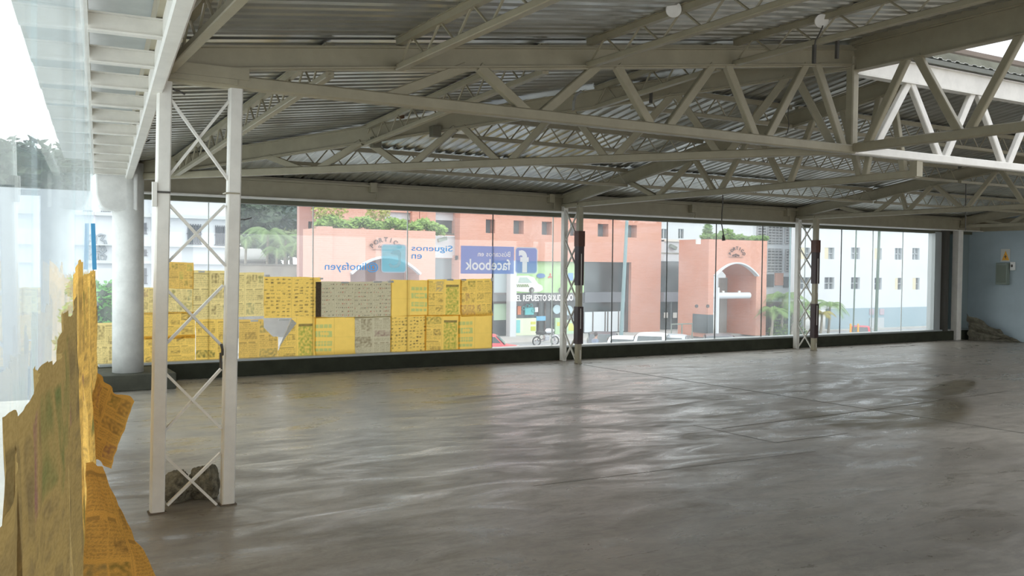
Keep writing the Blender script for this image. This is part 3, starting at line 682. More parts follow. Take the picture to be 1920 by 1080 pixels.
# papers on the side window, seen edge on
G2 = 'newspaper sheets on the side window'
def along(y, off, z): p = LG+LU*(y/math.cos(LA))+LN*off; return Vector((p.x, p.y, z))
rw = ['nearest', 'second nearest', 'third nearest', 'fourth', 'fifth', 'sixth', 'seventh', 'eighth', 'ninth', 'tenth']
yy = .42; k = 0
spans = [(.40, .66, 1.15, 1.485), (.63, .88, 1.05, 1.515), (.90, 1.28, .95, 1.515), (1.30, 1.9, .85, 1.535), (1.92, 2.5, .85, 1.60), (2.52, 3.2, .85, 1.565), (3.22, 3.95, .86, 1.55), (4.0, 4.9, .86, 1.555), (4.95, 6.2, .86, 1.54), (6.25, 8.3, .86, 1.53)]
def crumple(y0, y1, z0, z1, amp, seed, lean=0):
    def fn(u, v):
        y = y0+(y1-y0)*u
        n1 = mnoise.noise(Vector((u*3.2+seed, v*.8, seed)))+.6*mnoise.noise(Vector((u*8+seed, v*1.6, 3.1*seed)))+.35*(.5-2*abs(mnoise.noise(Vector((u*13+v*1.5, v*2.5+seed, seed)))))
        off = .006+amp*(.55+.6*n1)*(1-.35*v)+lean*(1-v)
        ztop = z1-.022*(1-math.cos(u*2*math.pi))*.5-.018*abs(mnoise.noise(Vector((u*4, seed, 0))))-.006*abs(mnoise.noise(Vector((u*14, seed, 7))))
        return along(y, max(.004, off), z0+(ztop-z0)*v+.01*n1)
    return fn
for i, (y0, y1, z0, z1) in enumerate(spans):
    amp = (.018, .022, .028, .034, .040, .045, .05, .05, .05, .045)[i]
    sheet('crumpled gold newspaper on the side window, upper row, %s to the viewer' % rw[i], crumple(y0, y1, z0, z1, amp, 2.3*i+1.1), 44, 70, (('old_shaded', 'deep')[i > 3], 'news_fold_shade'), 60+i, G2, paper_l)  # dark base and dense print carry the shade of the folds as colour
    if i >= 3:
        sheet('crumpled gold newspaper on the side window, lower row, %s to the viewer' % rw[i-3], crumple(y0+.03, y1-.02, .10, z0+.03, amp*.8, 1.7*i+5.1), 40, 40, ('deep', 'news'), 80+i, G2, paper_l)
# two sheets hanging loose from the side window
def patch(P, bulge, seed):
    """P: four corners tl, tr, br, bl"""
    tl, tr_, br_, bl = P; n = (tr_-tl).cross(bl-tl).normalized()
    def fn(u, v):
        a = tl.lerp(tr_, u); c = bl.lerp(br_, u); p = c.lerp(a, v)
        w = bulge*(math.sin(u*math.pi)*.7+.5*math.sin(v*2.6+u*1.5))+.008*mnoise.noise(Vector((u*3, v*3, seed)))+.004*mnoise.noise(Vector((u*9, v*9, seed)))
        e = .012*mnoise.noise(Vector((u*4, v*4, seed+5)))*(1 if min(u, 1-u, v, 1-v) < .05 else .3)
        return p+n*w+Vector((e, 0, e))
    return fn
YA = 3.55
P = [atY(187, 700, YA-.1), atY(246, 752, YA+.35), atY(216, 880, YA+.3), atY(168, 842, YA-.1)]
sheet('orange backlit newspaper page hanging loose from the side window, the smaller one', patch(P, .03, 2), 60, 90, ('deep', 'news'), 31, 'loose newspapers', paper_l)
P = [atY(152, 868, 2.0), atY(186, 884, 2.25), atY(300, 1125, 2.35), atY(128, 1150, 1.9)]
sheet('large orange newspaper sheet drooping from the side window in the foreground', patch(P, -.035, 4), 70, 110, ('deep', 'news'), 37, 'loose newspapers', paper_l)
# blue tape hanging on the side window
b = MB(); b.bar(along(7.6, .02, 1.88), along(7.7, .03, 1.53), .03, .010, side=(0, 1, 0)); tag(b.build('blue_tape_strip', mat('blue_tape', (.08, .34, .60), .5)), 'blue tape strip hanging on the side window near the concrete column', 'tape')

# ------------------------------------------------------------------ stickers on the far window (read from the street, so mirrored here)
def text_verts(body, bold=0, spacing=1.0):
    cu = bpy.data.curves.new('t', 'FONT'); cu.body = body; cu.offset = bold; cu.space_character = spacing; cu.resolution_u = 3
    ob = bpy.data.objects.new('t', cu); COL.objects.link(ob); dg = bpy.context.evaluated_depsgraph_get(); dg.update()
    me = bpy.data.meshes.new_from_object(ob.evaluated_get(dg)); vs = [v.co.copy() for v in me.vertices]; fs = [tuple(p.vertices) for p in me.polygons]
    bpy.data.objects.remove(ob); bpy.data.curves.remove(cu); bpy.data.meshes.remove(me); return vs, fs
def lettering(name, body, x0, x1, z0, z1, y, m, parent=None, mirror=False, bold=0.0, t=.0015, spacing=1.0, off=-1):
    vs, fs = text_verts(body, bold, spacing); xs = [v.x for v in vs]; ys_ = [v.y for v in vs]; ax, bx_, ay, by = min(xs), max(xs), min(ys_), max(ys_)
    b = MB(); out = []
    for v in vs:
        u = (v.x-ax)/(bx_-ax); w = (v.y-ay)/(by-ay)
        if mirror: u = 1-u
        out.append((x0+(x1-x0)*u, y, z0+(z1-z0)*w))
    b.add(out, fs); o = b.build(name, m, parent)
    if t: s_ = o.modifiers.new('t', 'SOLIDIFY'); s_.thickness = t; s_.offset = off
    return o
def pxr(x0, y0, x1, y1, Y): a, c = atY(x0, y0, Y), atY(x1, y1, Y); return a.x, c.x, c.z, a.z
def rounded(x0, x1, z0, z1, y, r, t=.002):
    pts = []
    for cx, cz, a0_ in ((x1-r, z1-r, 0), (x0+r, z1-r, 90), (x0+r, z0+r, 180), (x1-r, z0+r, 270)):
        for k in range(7): a_ = math.radians(a0_+k*15); pts.append((cx+r*math.cos(a_), y, cz+r*math.sin(a_)))
    b = MB(); b.prism(pts, (0, t, 0)); return b
SY = WY-.012
blue = stickermat('blue_film', (.26, .38, .74), .80); skyb = stickermat('sky_blue_film', (.28, .70, .84), .72); whf = stickermat('white_film', (.90, .91, .93), .95); letb = stickermat('letter_blue_film', (.07, .38, .82), .92)
paleb = stickermat('pale_edge_film', (.62, .74, .86), .7)
def stencil(name, inside, x0, x1, z0, z1, words, m, parent=None, step=.0052):
    """film with the words left out, so that daylight comes through the inlaid white letters only"""
    nx, nz = int((x1-x0)/step), int((z1-z0)/step); xs = np.linspace(x0, x1, nx+1); zs = np.linspace(z0, z1, nz+1)
    cx, cz = np.meshgrid((xs[:-1]+xs[1:])/2, (zs[:-1]+zs[1:])/2); keep = inside(cx, cz)
    for body, (a0_, a1_, b0_, b1_), bold in words:
        vs, fs = text_verts(body, bold); X = np.array([v.x for v in vs]); Z = np.array([v.y for v in vs])
        X = a0_+(a1_-a0_)*(1-(X-X.min())/(X.max()-X.min())); Z = b0_+(b1_-b0_)*(Z-Z.min())/(Z.max()-Z.min())
        for f in fs:
            px, pz = X[list(f)], Z[list(f)]; sub = (cx > px.min()) & (cx < px.max()) & (cz > pz.min()) & (cz < pz.max())
            if not sub.any(): continue
            ins = np.zeros(cx.shape, bool); n = len(f)
            for i in range(n):
                j = (i+1) % n
                if pz[i] == pz[j]: continue
                ins ^= ((pz[i] > cz) != (pz[j] > cz)) & (cx < (px[j]-px[i])*(cz-pz[i])/(pz[j]-pz[i])+px[i])
            keep &= ~(ins & sub)
    b = MB(); b.v = [(x, SY, z) for z in zs for x in xs]; w = nx+1
    b.f = [(j*w+i, j*w+i+1, (j+1)*w+i+1, (j+1)*w+i) for j in range(nz) for i in range(nx) if keep[j, i]]
    return b.build(name, m, parent)
def in_round(x0, x1, z0, z1, r):
    return lambda X, Z: (np.hypot(np.maximum(np.abs(X-(x0+x1)/2)-((x1-x0)/2-r), 0), np.maximum(np.abs(Z-(z0+z1)/2)-((z1-z0)/2-r), 0)) <= r)
x0, x1, z0, z1 = pxr(864.3, 460.5, 963.5, 513.6, SY)
q1 = pxr(896, 471, 957, 481.5, SY); q2 = pxr(872, 485, 957, 507, SY)
st = stencil('window_sticker', lambda X, Z: X > -1, x0, x1, z0, z1, [('B\u00fascanos en', q1, .004), ('facebook', q2, .018)], blue); tag(st, 'blue rectangular social network banner with mirrored white lettering on the far window', 'sticker', 'window stickers')
lettering('lettering', 'B\u00fascanos en', *q1, SY, whf, st, True, .004, t=0); lettering('lettering', 'facebook', *q2, SY, whf, st, True, .018, t=0)
x0, x1, z0, z1 = pxr(966, 463, 1007.5, 513.5, SY)
i0 = in_round(x0, x1, z0, z1, .06); i1 = in_round(x0+.014, x1-.014, z0+.014, z1-.014, .055)
st = stencil('window_sticker', lambda X, Z: i0(X, Z) & ~i1(X, Z), x0, x1, z0, z1, [], paleb); tag(st, 'blue rounded square sticker with a white letter f on the far window', 'sticker', 'window stickers')
q = pxr(973, 469, 991, 511, SY); stencil('face', i1, x0, x1, z0, z1, [('f', q, .045)], blue, st); lettering('lettering', 'f', *q, SY, whf, st, True, .045, t=0)
x0, x1, z0, z1 = pxr(714.8, 457.3, 761.8, 511.6, SY)
i0 = in_round(x0, x1, z0, z1, .05); i1 = in_round(x0+.014, x1-.014, z0+.014, z1-.014, .045)
st = stencil('window_sticker', lambda X, Z: i0(X, Z) & ~i1(X, Z), x0, x1, z0, z1, [], paleb); tag(st, 'pale sky-blue rounded square sticker with a hooked white shape on the far window', 'sticker', 'window stickers')
stencil('face', i1, x0, x1, z0, z1, [], skyb, st)
w_, h_ = x1-x0, z1-z0
def pt(u, v): return (x0+w_*u, SY-.004, z0+h_*v)
b = MB(); pl = [(.28, .28), (.36, .19), (.55, .17), (.68, .20), (.78, .32), (.78, .70), (.70, .80), (.45, .78), (.36, .66), (.66, .62), (.68, .42), (.62, .30), (.48, .27), (.34, .33)]
b.prism([pt(*p) for p in pl], (0, .001, 0)); b.build('emblem', stickermat('white_film_soft', (.86, .90, .90), .45), st)
q = pxr(609, 491, 709, 511, SY); o = lettering('window_lettering', '@linofayen', *q, SY, letb, None, True, .004, t=0); tag(o, 'mirrored blue lettering of a user name, left of the sky-blue square sticker', 'lettering', 'window lettering')
q = pxr(771.7, 459, 848.5, 475, SY); o = lettering('window_lettering', 'Siguenos', *q, SY, letb, None, True, .004, t=0); tag(o, 'mirrored blue word Siguenos right of the sky-blue square sticker', 'lettering', 'window lettering')
q = pxr(771.7, 476.5, 791, 485.5, SY); o = lettering('window_lettering', 'en', *q, SY, letb, None, True, .004, t=0); tag(o, 'short mirrored blue word en below the longer word', 'lettering', 'window lettering')

# ------------------------------------------------------------------ small things inside
def rock(label, c, size, seed, flat_=.0):
    bm = bmesh.new(); bmesh.ops.create_icosphere(bm, subdivisions=5, radius=1)
    r = random.Random(seed); planes = []
    for _ in range(11):
        n = Vector((r.uniform(-1, 1), r.uniform(-1, 1), r.uniform(-1, 1))).normalized(); planes.append((n, r.uniform(.58, .85)))
    for v in bm.verts:
        p = v.co.copy()
        for n, d_ in planes:
            k = p.dot(n)
            if k > d_: p -= n*(k-d_)
        p += v.co*(.10*mnoise.noise(v.co*2.5+Vector((seed, 0, 0)))+.05*mnoise.noise(v.co*8+Vector((0, seed, 0)))+.025*mnoise.noise(v.co*20))
        v.co = Vector((p.x*size[0], p.y*size[1], max(p.z, -.62)*size[2]))
    mz = min(v.co.z for v in bm.verts)
    for v in bm.verts: v.co += Vector((c[0], c[1], -mz+.001))
    me = bpy.data.meshes.new('rubble_block'); bm.to_mesh(me); bm.free(); me.materials.append(rockm)
    o = bpy.data.objects.new('rubble_block', me); COL.objects.link(o); return tag(o, label, 'rubble', 'concrete rubble under the near column')
c = atZ(342, 948, 0); rock('wide low lump of broken concrete under the near lattice column', (c.x, c.y+.13), (.135, .10, .125), 3)
c = atZ(386, 945, 0); rock('taller speckled lump of broken concrete beside the right foot of the near column', (c.x+.01, c.y+.16), (.115, .10, .16), 11)
# leaning tarp and debris against the right wall
b = MB(); r = random.Random(5)
pts = [atY(x, y, 12.75) for x, y in ((1800, 588), (1806, 592), (1815, 604), (1824, 616), (1832, 628), (1839, 640), (1800, 640))]
for k in range(9):
    f0, f1 = k/9, (k+1)/9
me_v = []; NX, NZ = 16, 14
xa, xb = pts[0].x, 20.08; zt = pts[0].z
for j in range(NZ+1):
    for i in range(NX+1):
        u, v = i/NX, j/NZ; y = 12.72-1.0*u*(1-.1*v); h = zt*(1-u)**.9*v
        x = 19.5+.50*u+.05*mnoise.noise(Vector((u*5, v*4, 1)))+.10*(1-v); me_v.append((min(x, 20.06), y+.10*mnoise.noise(Vector((u*6, v*6, 9))), max(.004, h+.05*mnoise.noise(Vector((u*7, v*7, 4)))*v)))
fs = [(j*(NX+1)+i, j*(NX+1)+i+1, (j+1)*(NX+1)+i+1, (j+1)*(NX+1)+i) for j in range(NZ) for i in range(NX)]
b.add(me_v, fs); o = b.build('leaning_tarp', mat('dirty_tarp', (.15, .14, .10), .9, noise=.5, nscale=12, bump=.6, bscale=18)); tag(o, 'crumpled dirty tarp slumped against the blue-grey wall in the far corner', 'tarp')
sm = o.modifiers.new('t', 'SOLIDIFY'); sm.thickness = .02
# signs and boxes on the right wall
WX = 20.095
def wallbox(name, px, m, label, cat, t=.05, parent=None):
    a, c = atX(px[0], px[1], WX), atX(px[2], px[3], WX); b = MB(); b.box(WX-t, WX-.001, min(a.y, c.y), max(a.y, c.y), min(a.z, c.z), max(a.z, c.z))
    o = b.build(name, m, parent, bevel=.006 if t > .02 else 0); return tag(o, label, cat) if label else o
o = wallbox('warning_sign', (1877, 467, 1894, 491), mat('sign_white', (.62, .63, .58), .6), 'white sign with a yellow warning triangle on the blue-grey wall', 'sign', .012)
a, c = atX(1878.5, 488, WX-.014), atX(1892.5, 470, WX-.014); b = MB(); b.prism([(WX-.016, a.y, a.z), (WX-.016, c.y, a.z), (WX-.016, (a.y+c.y)/2, c.z)], (.003, 0, 0)); tag(b.build('triangle', yellowm, o), 'yellow triangle')
b = MB(); my = (a.y+c.y)/2; hz = (c.z-a.z); b.prism([(WX-.019, my+.02, a.z+hz*.62), (WX-.019, my-.035, a.z+hz*.36), (WX-.019, my-.005, a.z+hz*.36), (WX-.019, my-.02, a.z+hz*.12), (WX-.019, my+.035, a.z+hz*.42), (WX-.019, my+.005, a.z+hz*.42)], (.002, 0, 0)); b.build('bolt_mark', steel_dark, o)
o = wallbox('electrical_panel', (1873, 493, 1893, 534), greym, 'grey electrical panel box below the warning sign', 'panel', .12)
p_ = wallbox('door', (1875, 497, 1891, 530), mat('panel_door_green', (.14, .17, .13), .5), None, None, .128, o)
o = wallbox('wall_switch', (1896, 491, 1904, 507), whitem, 'small white device with a dark button right of the electrical panel', 'switch', .05)
wallbox('button', (1898, 496, 1901.5, 501), steel_dark, None, None, .06, o)
# sensors and hanging rods under the roof
def on_joist(label, px, X, rad=.055):
    p = atX(*px, X); t = thing('ceiling_sensor', label, 'sensor', tuple(p), 'round white fittings on the joists')
    n = Vector((-.5, -.75, -.25)).normalized(); b = MB(); b.disc(p, n, rad, .03, 24); b.build('disc', steel_w, t, smooth=False, bevel=.004); b = MB(); b.disc(p-n*.03, n, rad*.7, .04, 20); b.build('back_box', steel, t); return t
t1 = on_joist('round white fitting on the third joist above the near bay', (1263, 18), 4.17)
t2 = on_joist('round white fitting on the fourth joist with a bent black cable below', (1540, 39), 5.80)
b = MB(); p = lambda x, y: atX(x, y, 5.78); b.tube([p(1543, 48), p(1538, 60), p(1529, 76), p(1527, 88)], .006, 6); b.build('cable', steel_dark, t2)
def rod(label, x, y0, y1, X, rr=.012, nm='hanging_rod'):
    a, c = atX(x, y0, X), atX(x-1, y1, X); b = MB(); b.bar(a, c, rr*2, rr*2, side=(0, 1, 0)); return tag(b.build(nm, steel_dark), label, 'rod', 'short dark rods hanging under the roof')
rod('short dark rod hanging below the bent cable', 1527, 84, 119, 5.78)
rod('short dark rod hanging right of the bent cable beside the near beam', 1570, 74, 110, 6.05)
rod('short dark rod hanging above the nearest tie chord at mid-hall', 1221, 168, 193, 5.9)
b = MB(); f_ = lambda x, y: atY(x, y, 11.0); b.tube([(f_(1355, 362).x, 11.0, 2.82), f_(1355.5, 380), f_(1353.5, 400), f_(1353, 420), f_(1356, 436), f_(1357, 447)], .010, 6)
hw = b.build('hanging_cable', steel_dark); tag(hw, 'black cable with a plug end dangling before the right-hand portico', 'cable')
b = MB(); b.tube([f_(1356, 441), f_(1357, 451)], [.018, .03], 8); b.build('plug', steel_dark, hw)
b = MB(); f_ = lambda x, y: atY(x, y, 9.35); b.tube([(f_(1810, 387).x, 9.35, z_back(9.35)-.25), f_(1810.5, 410), f_(1810, 432)], .008, 6); tag(b.build('hanging_cable', steel_dark), 'thin dark cable hanging near the white corner post', 'cable')
b = MB(); f_ = lambda x, y: atV(x, y, (HB0[0], HB0[1], 0), ang)+Vector((-.03, -.03, 0)); b.tube([f_(1484, 168), f_(1482, 186), f_(1478, 205), f_(1477, 222), f_(1479, 236), f_(1476, 250), f_(1473, 254)], .005, 6); tag(b.build('hanging_cable', steel_dark), 'curled dark wire hanging behind the near truss braces', 'cable')
# boxes on the header beam
for i, (x, y, lab) in enumerate(((700, 352, 'painted junction box on the header beam above the left portico'), (1034, 372, 'painted junction box on the header beam just left of the middle lattice column'), (1299, 391, 'painted junction box on the header beam above the brick pillar'), (1477, 398, 'painted junction box on the header beam just left of the far lattice column'))):
    c = atY(x, y, 12.74); b = MB(); b.box(c.x-.05, c.x+.05, 12.70, 12.80, c.z-.075, c.z+.075); o = b.build('junction_box', steel, None, bevel=.008); tag(o, lab, 'box', 'junction boxes on the header beam')
    b = MB(); b.tube([(c.x+.04, 12.72, c.z-.07), (c.x+.05, 12.72, c.z-.12), (c.x+.03, 12.72, c.z-.17)], .012, 6); b.build('conduit_stub', steel, o)
b = MB(); c = atV(738, 216, (HB0[0], HB0[1], 0), ang)
b.box(c.x-.04, c.x+.04, c.y-.22, c.y-.14, c.z-.06, c.z+.05); o = b.build('beam_clamp', rust); tag(o, 'rusty clamp on the far bay joist left of the hall centre', 'clamp')
b = MB(); f_ = lambda x, y: atY(x, y, 7.5); b.tube([f_(1090, 171), f_(1080, 178), f_(1076, 190), f_(1075, 207)], .014, 8); tag(b.build('bent_conduit', mat('grey_conduit', (.28, .28, .25), .5)), 'bent grey conduit behind the nearest truss', 'conduit')
b = MB(); f_ = lambda x, y: atY(x, y, 8.8); b.tube([(.745+.885/8.45*4.7+.03, 8.8, 2.74), f_(264, 266), f_(270, 264), f_(274, 266), f_(281, 262)], .006, 6); tag(b.build('twisted_wire', steel_dark), 'twisted wire stub sticking out left of the near lattice column', 'wire')

# ------------------------------------------------------------------ roof lantern and hillside seen through it
milky = glassmat('milky_roof_sheet', (.80, .82, .84), .55, (.95, .97, 1)); 
b = MB()
for k in range(6):
    xa = PX-.2+k*1.6
    b.box(xa, xa+1.58, -2.6, 6.28, 4.03, 4.045)
o = struct(b.build('trim_lantern_roof', milky))
t = thing('lantern_frame', 'brown steel rafters and posts of the roof lantern against the sky', 'frame', (PX, TY, 3.8))
bs = mat('brown_rafter_paint', (.20, .155, .12), .6)
for y in (5.2, 3.4, 1.6, -.2):
    b = MB(); b.bar((PX-.2, y, 3.975), (16, y, 3.975), .09, .10); b.build('rafter', bs, t)
for x in (PX+.05, 10.9, 14.2):
    b = MB(); b.bar((x, TY, 3.78), (x, TY, 4.06), .05, .05); b.build('post', bs, t)
b = MB(); b.bar((PX-.2, 6.24, 4.005), (16, 6.24, 4.005), .06, .05); b.build('edge_angle', bs, t)

# ------------------------------------------------------------------ the street outside
GZ = -3.5
asphalt = mat('asphalt', (.40, .42, .45), .85, noise=.2, nscale=1.5)
pave = mat('pavement_concrete', (.50, .50, .48), .85, noise=.15, nscale=.8)
brick = brickmat('salmon_brick', (.60, .285, .205), (.55, .25, .175), (.62, .36, .27))
brick_p = brickmat('pale_salmon_brick', (.66, .36, .28), (.62, .33, .25), (.66, .42, .34))
white_r = mat('white_render', (.64, .67, .70), .85, noise=.05, nscale=.5)
cream_r = mat('cream_band', (.72, .70, .64), .85, noise=.06)
dglass = mat('dark_shop_glass', (.05, .065, .07), .12, spec=.8)
tglass = mat('tinted_glass', (.16, .20, .22), .15, spec=.8)
dbrown = mat('dark_brown_metal', (.07, .05, .045), .5)
paleblue = mat('pale_blue_paint', (.33, .43, .48), .8, noise=.08)
greyc = mat('weathered_grey_concrete', (.36, .35, .30), .9, noise=.35, nscale=.8)
leafA = mat('hedge_leaf', (.16, .30, .05), .6, noise=.5, nscale=3)
leafB = mat('dark_tree_leaf', (.055, .10, .05), .6, noise=.5, nscale=.6)
leafC = mat('palm_frond_green', (.20, .34, .08), .55, noise=.4, nscale=2)
leafD = mat('yellowing_frond', (.42, .36, .07), .6, noise=.3, nscale=2)
bark = mat('palm_trunk', (.33, .30, .24), .9, noise=.3, nscale=6)
hillm = mat('hillside_scrub', (.095, .10, .075), .95, noise=.5, nscale=.12, bump=.5, bscale=.4)
gnd = MB(); gnd.box(-60, 190, 13.6, 230, GZ-.2, GZ); struct(gnd.build('road', asphalt))
b = MB(); b.box(-20, 130, 50.2, 75, GZ, GZ+.14); o = b.build('pavement', pave); struct(o)
b = MB(); b.box(-60, 190, 37.2, 37.35, GZ, GZ+.004); b.box(-60, 190, 43.5, 43.62, GZ, GZ+.004); o = b.build('road_marking', whitem); struct(o)
b = MB(); b.box(-1, 24, -3.4, 13.6, GZ, -.26); struct(b.build('wall_lower_storey', concrete_w))
# unseen near side, opened low to light floor and columns more than roof
nw = mat('near_wall_plaster', (.45, .44, .40), .8)
b = MB(); b.box(left_x(-3)+.1, 22, -3.2, -3, -.25, .25); b.box(left_x(-3)+.1, 22, -3.2, -3, 2.5, 3.95)
for x in (5.5, 11.5, 17.5, 21.8): b.box(x-.15, x+.15, -3.2, -3, .25, 2.5)
struct(b.build('wall_near', nw))
def holes(X0, X1, Z0, Z1, Y, th, hs):
    """wall facing -Y with rectangular openings (x0,x1,z0,z1)"""
    xs = sorted({X0, X1, *[clamp(v, X0, X1) for h in hs for v in h[:2]]}); zs = sorted({Z0, Z1, *[clamp(v, Z0, Z1) for h in hs for v in h[2:]]}); b = MB()
    for i in range(len(xs)-1):
        for j in range(len(zs)-1):
            cx, cz = (xs[i]+xs[i+1])/2, (zs[j]+zs[j+1])/2
            if any(h[0] < cx < h[1] and h[2] < cz < h[3] for h in hs): continue
            b.box(xs[i], xs[i+1], Y, Y+th, zs[j], zs[j+1])
    return b
def rr(x0, y0, x1, y1, Y): a, c = atY(x0, (y0), Y), atY(x1, y1, Y); mz = None; return (min(a.x, c.x), max(a.x, c.x), min(a.z, c.z), max(a.z, c.z))
def part(name, box, m, parent, label=None, bevel=0): b = MB(); b.box(*box); o = b.build(name, m, parent, bevel=bevel); return tag(o, label) if label else o

# brick commercial building
MY = 54.5
bl = thing('brick_building', 'long salmon brick commercial building with square window holes and shops below', 'building', (36, MY, GZ))
hs = [rr(911, 411, 928, 437, MY), rr(963, 413.5, 982, 439, MY), rr(1016, 416, 1034.6, 441.5, MY), rr(1069, 417, 1085, 443, MY), rr(1121, 419, 1140.7, 443.6, MY), rr(1177, 421.5, 1194, 445, MY)]
zmid = sum(h[2] for h in hs)/6; zt_ = sum(h[3] for h in hs)/6; hs = [(h[0], h[1], zmid, zt_) for h in hs]
XL_, XR_ = atY(862, 450, MY).x, atY(1240, 450, MY).x; zsh = atY(1000, 489.5, MY).z
holes(XL_, XR_, zsh, 11, MY, .7, hs).build('upper_wall', brick, bl)
for h in hs:
    part('window', (h[0]-.1, h[1]+.1, MY+.7, MY+.8, h[2]-.1, h[3]+.1), tglass, bl)
xp0, xp1 = atY(1183, 550, MY).x, XR_
part('pillar', (xp0, xp1, MY, MY+3, GZ+.1, zsh), brick, bl)
part('pillar', (XL_, atY(923, 550, MY).x, MY, MY+3, GZ+.1, zsh), brick_p, bl)
part('pillar', (atY(955, 550, MY).x, atY(966.5, 550, MY).x, MY-.15, MY+.4, GZ+.1, zsh), white_r, bl, 'white shop pillar')
# shop bays
def bay(x0, x1, parent):
    X0, X1 = atY(x0, 550, MY+.8).x, atY(x1, 550, MY+.8).x
    part('shop_window', (X0, X1, MY+.8, MY+.9, GZ+.1, zsh), dglass, parent)
    return X0, X1
bay(922, 956, bl); bay(966, 1184, bl)
part('ceiling_slab', (XL_, XR_, MY+.2, MY+6, zsh, zsh+.3), brick, bl)
for x in (924, 953): X = atY(x, 560, MY+.7).x; part('mullion', (X-.06, X+.06, MY+.66, MY+.8, GZ+.1, zsh), dbrown, bl)
for y in (549, 566): q = rr(924, y, 955, y+3, MY+.7); part('transom', (q[0], q[1], MY+.66, MY+.8, q[2], q[3]), dbrown, bl)
q = rr(925, 490, 953, 549, MY+.7); part('blind', (q[0], q[1], MY+.74, MY+.79, q[2], q[3]), mat('pale_blind', (.42, .52, .54), .6), bl)
q = rr(925, 569, 953, 600, MY+.7); part('poster', (q[0], q[1], MY+.74, MY+.79, q[2], q[3]), mat('pale_green_poster', (.45, .62, .45), .6), bl)
q = rr(1096, 585, 1175, 626, MY+.6); part('shop_panel', (q[0], q[1], MY+.55, MY+.65, GZ+.2, q[3]), mat('white_shop_panel', (.66, .72, .76), .6), bl, 'white covered shop front panel')
for x in (1112, 1135, 1140, 1160): X = atY(x, 600, MY+.5).x; part('panel_seam', (X-.03, X+.03, MY+.5, MY+.56, GZ+.2, q[3]), dbrown, bl)
q = rr(1096, 548, 1184, 566, MY+.5); part('fascia', (q[0], q[1], MY+.45, MY+.75, q[2], q[3]), mat('grey_fascia', (.16, .17, .19), .5), bl)
q = rr(1174, 492, 1184, 626, MY+.4); part('dark_column', (q[0], q[1], MY+.3, MY+.75, GZ+.1, q[3]), dbrown, bl)
# car parts shop: green hoarding with a taxi, name band, displays
q = rr(967, 489.5, 1094, 549, MY+.45); gb = part('hoarding', (q[0], q[1], MY+.4, MY+.5, q[2], q[3]), mat('green_hoarding', (.28, .52, .16), .6, col2=(.50, .68, .40), nscale=.35), bl, 'green printed hoarding with a white taxi')
hy = MY+.36
def P2(x, y, Y=hy): return atY(x, y, Y)
taxi = MB(); taxi.prism([P2(*p) for p in ((967, 532), (967, 546), (993, 548), (1012, 547), (1018, 543), (1017, 536), (1008, 531), (1001, 520), (990, 517), (975, 517), (967, 518))], (0, .03, 0)); taxi.build('taxi_picture', mat('white_print', (.80, .82, .78), .5), gb)
wn_ = MB(); wn_.prism([P2(x, y, hy-.03) for x, y in ((972, 530), (975, 520), (988, 520), (998, 530))], (0, .02, 0)); wn_.build('taxi_window_print', mat('pale_window_print', (.45, .55, .5), .5), gb)
ck = MB()
for k in range(7):
    for j in range(2): x = 968+k*3.4+(j*1.7); y = 533+j*2.6; a, c = P2(x, y, hy-.03), P2(x+1.7, y+2.4, hy-.03); ck.box(a.x, c.x, hy-.04, hy-.02, c.z, a.z)
ck.build('chequer_print', mat('black_green_print', (.16, .24, .04), .5), gb)
for x in (997, 1052):
    c = P2(x, 544, hy-.05); b = MB(); b.disc(c, (0, 1, 0), .20, .05, 20); b.build('wheel_print', dbrown, gb)
    b = MB(); b.disc(c-Vector((0, .04, 0)), (0, 1, 0), .11, .04, 16); b.build('hub_print', greym, gb)
c = P2(1014.5, 517, hy-.03); b = MB()
pts = [(c.x+.36*math.cos(a*math.pi/12), hy-.03, c.z+.17*math.sin(a*math.pi/12)) for a in range(24)]; b.prism(pts, (0, .03, 0)); b.build('oval_emblem', mat('emblem_blue', (.10, .20, .42), .4), gb)
c = P2(1032, 518, hy-.03); b = MB()
for k in range(3):
    a_ = math.radians(90+k*120); d_ = Vector((math.cos(a_), 0, math.sin(a_))); s_ = Vector((-d_.z, 0, d_.x)); b.prism([c, c+d_*.12+s_*.07, c+d_*.24, c+d_*.12-s_*.07], (0, .03, 0))
b.build('three_diamond_emblem', mat('emblem_red', (.62, .06, .05), .4), gb)
q = rr(1065, 512, 1074, 526, MY+.4); part('blue_emblem', (q[0], q[1], hy, hy+.03, q[2], q[3]), mat('emblem_blue2', (.10, .28, .55), .4), gb)
q = rr(967, 549.5, 1094, 566, MY+.45); nb = part('name_band', (q[0], q[1], MY+.35, MY+.5, q[2], q[3]), mat('black_fascia', (.035, .035, .04), .5), bl, 'dark shop name band')
q = rr(968.5, 553, 1052, 564, MY+.3); x1_ = atY(1078, 558, MY+.3).x; lettering('lettering', 'EL REPUESTO SOLIDARIO', q[0], q[0]+(q[1]-q[0])*21/16.4, q[2], q[3], MY+.31, mat('white_letters', (.9, .9, .88), .5), nb, bold=.02)
disp = [((970, 574, 976, 590), (.62, .16, .05)), ((984, 577, 1000, 590), (.10, .50, .52)), ((1002, 576, 1008, 585), (.75, .75, .78)), ((967, 597, 1004, 628), (.74, .82, .60)), ((1005, 593, 1022, 601), (.15, .45, .70)), ((967, 600, 974, 624), (.20, .62, .62)),
        ((994, 603, 1003, 608), (.62, .62, .08)), ((994, 612, 1003, 620), (.55, .60, .05)), ((1040, 596, 1048, 628), (.45, .65, .40)), ((1043, 604, 1048, 611), (.62, .62, .08)), ((1058, 600, 1078, 628), (.50, .70, .50)), ((1064, 606, 1074, 620), (.65, .68, .15))]
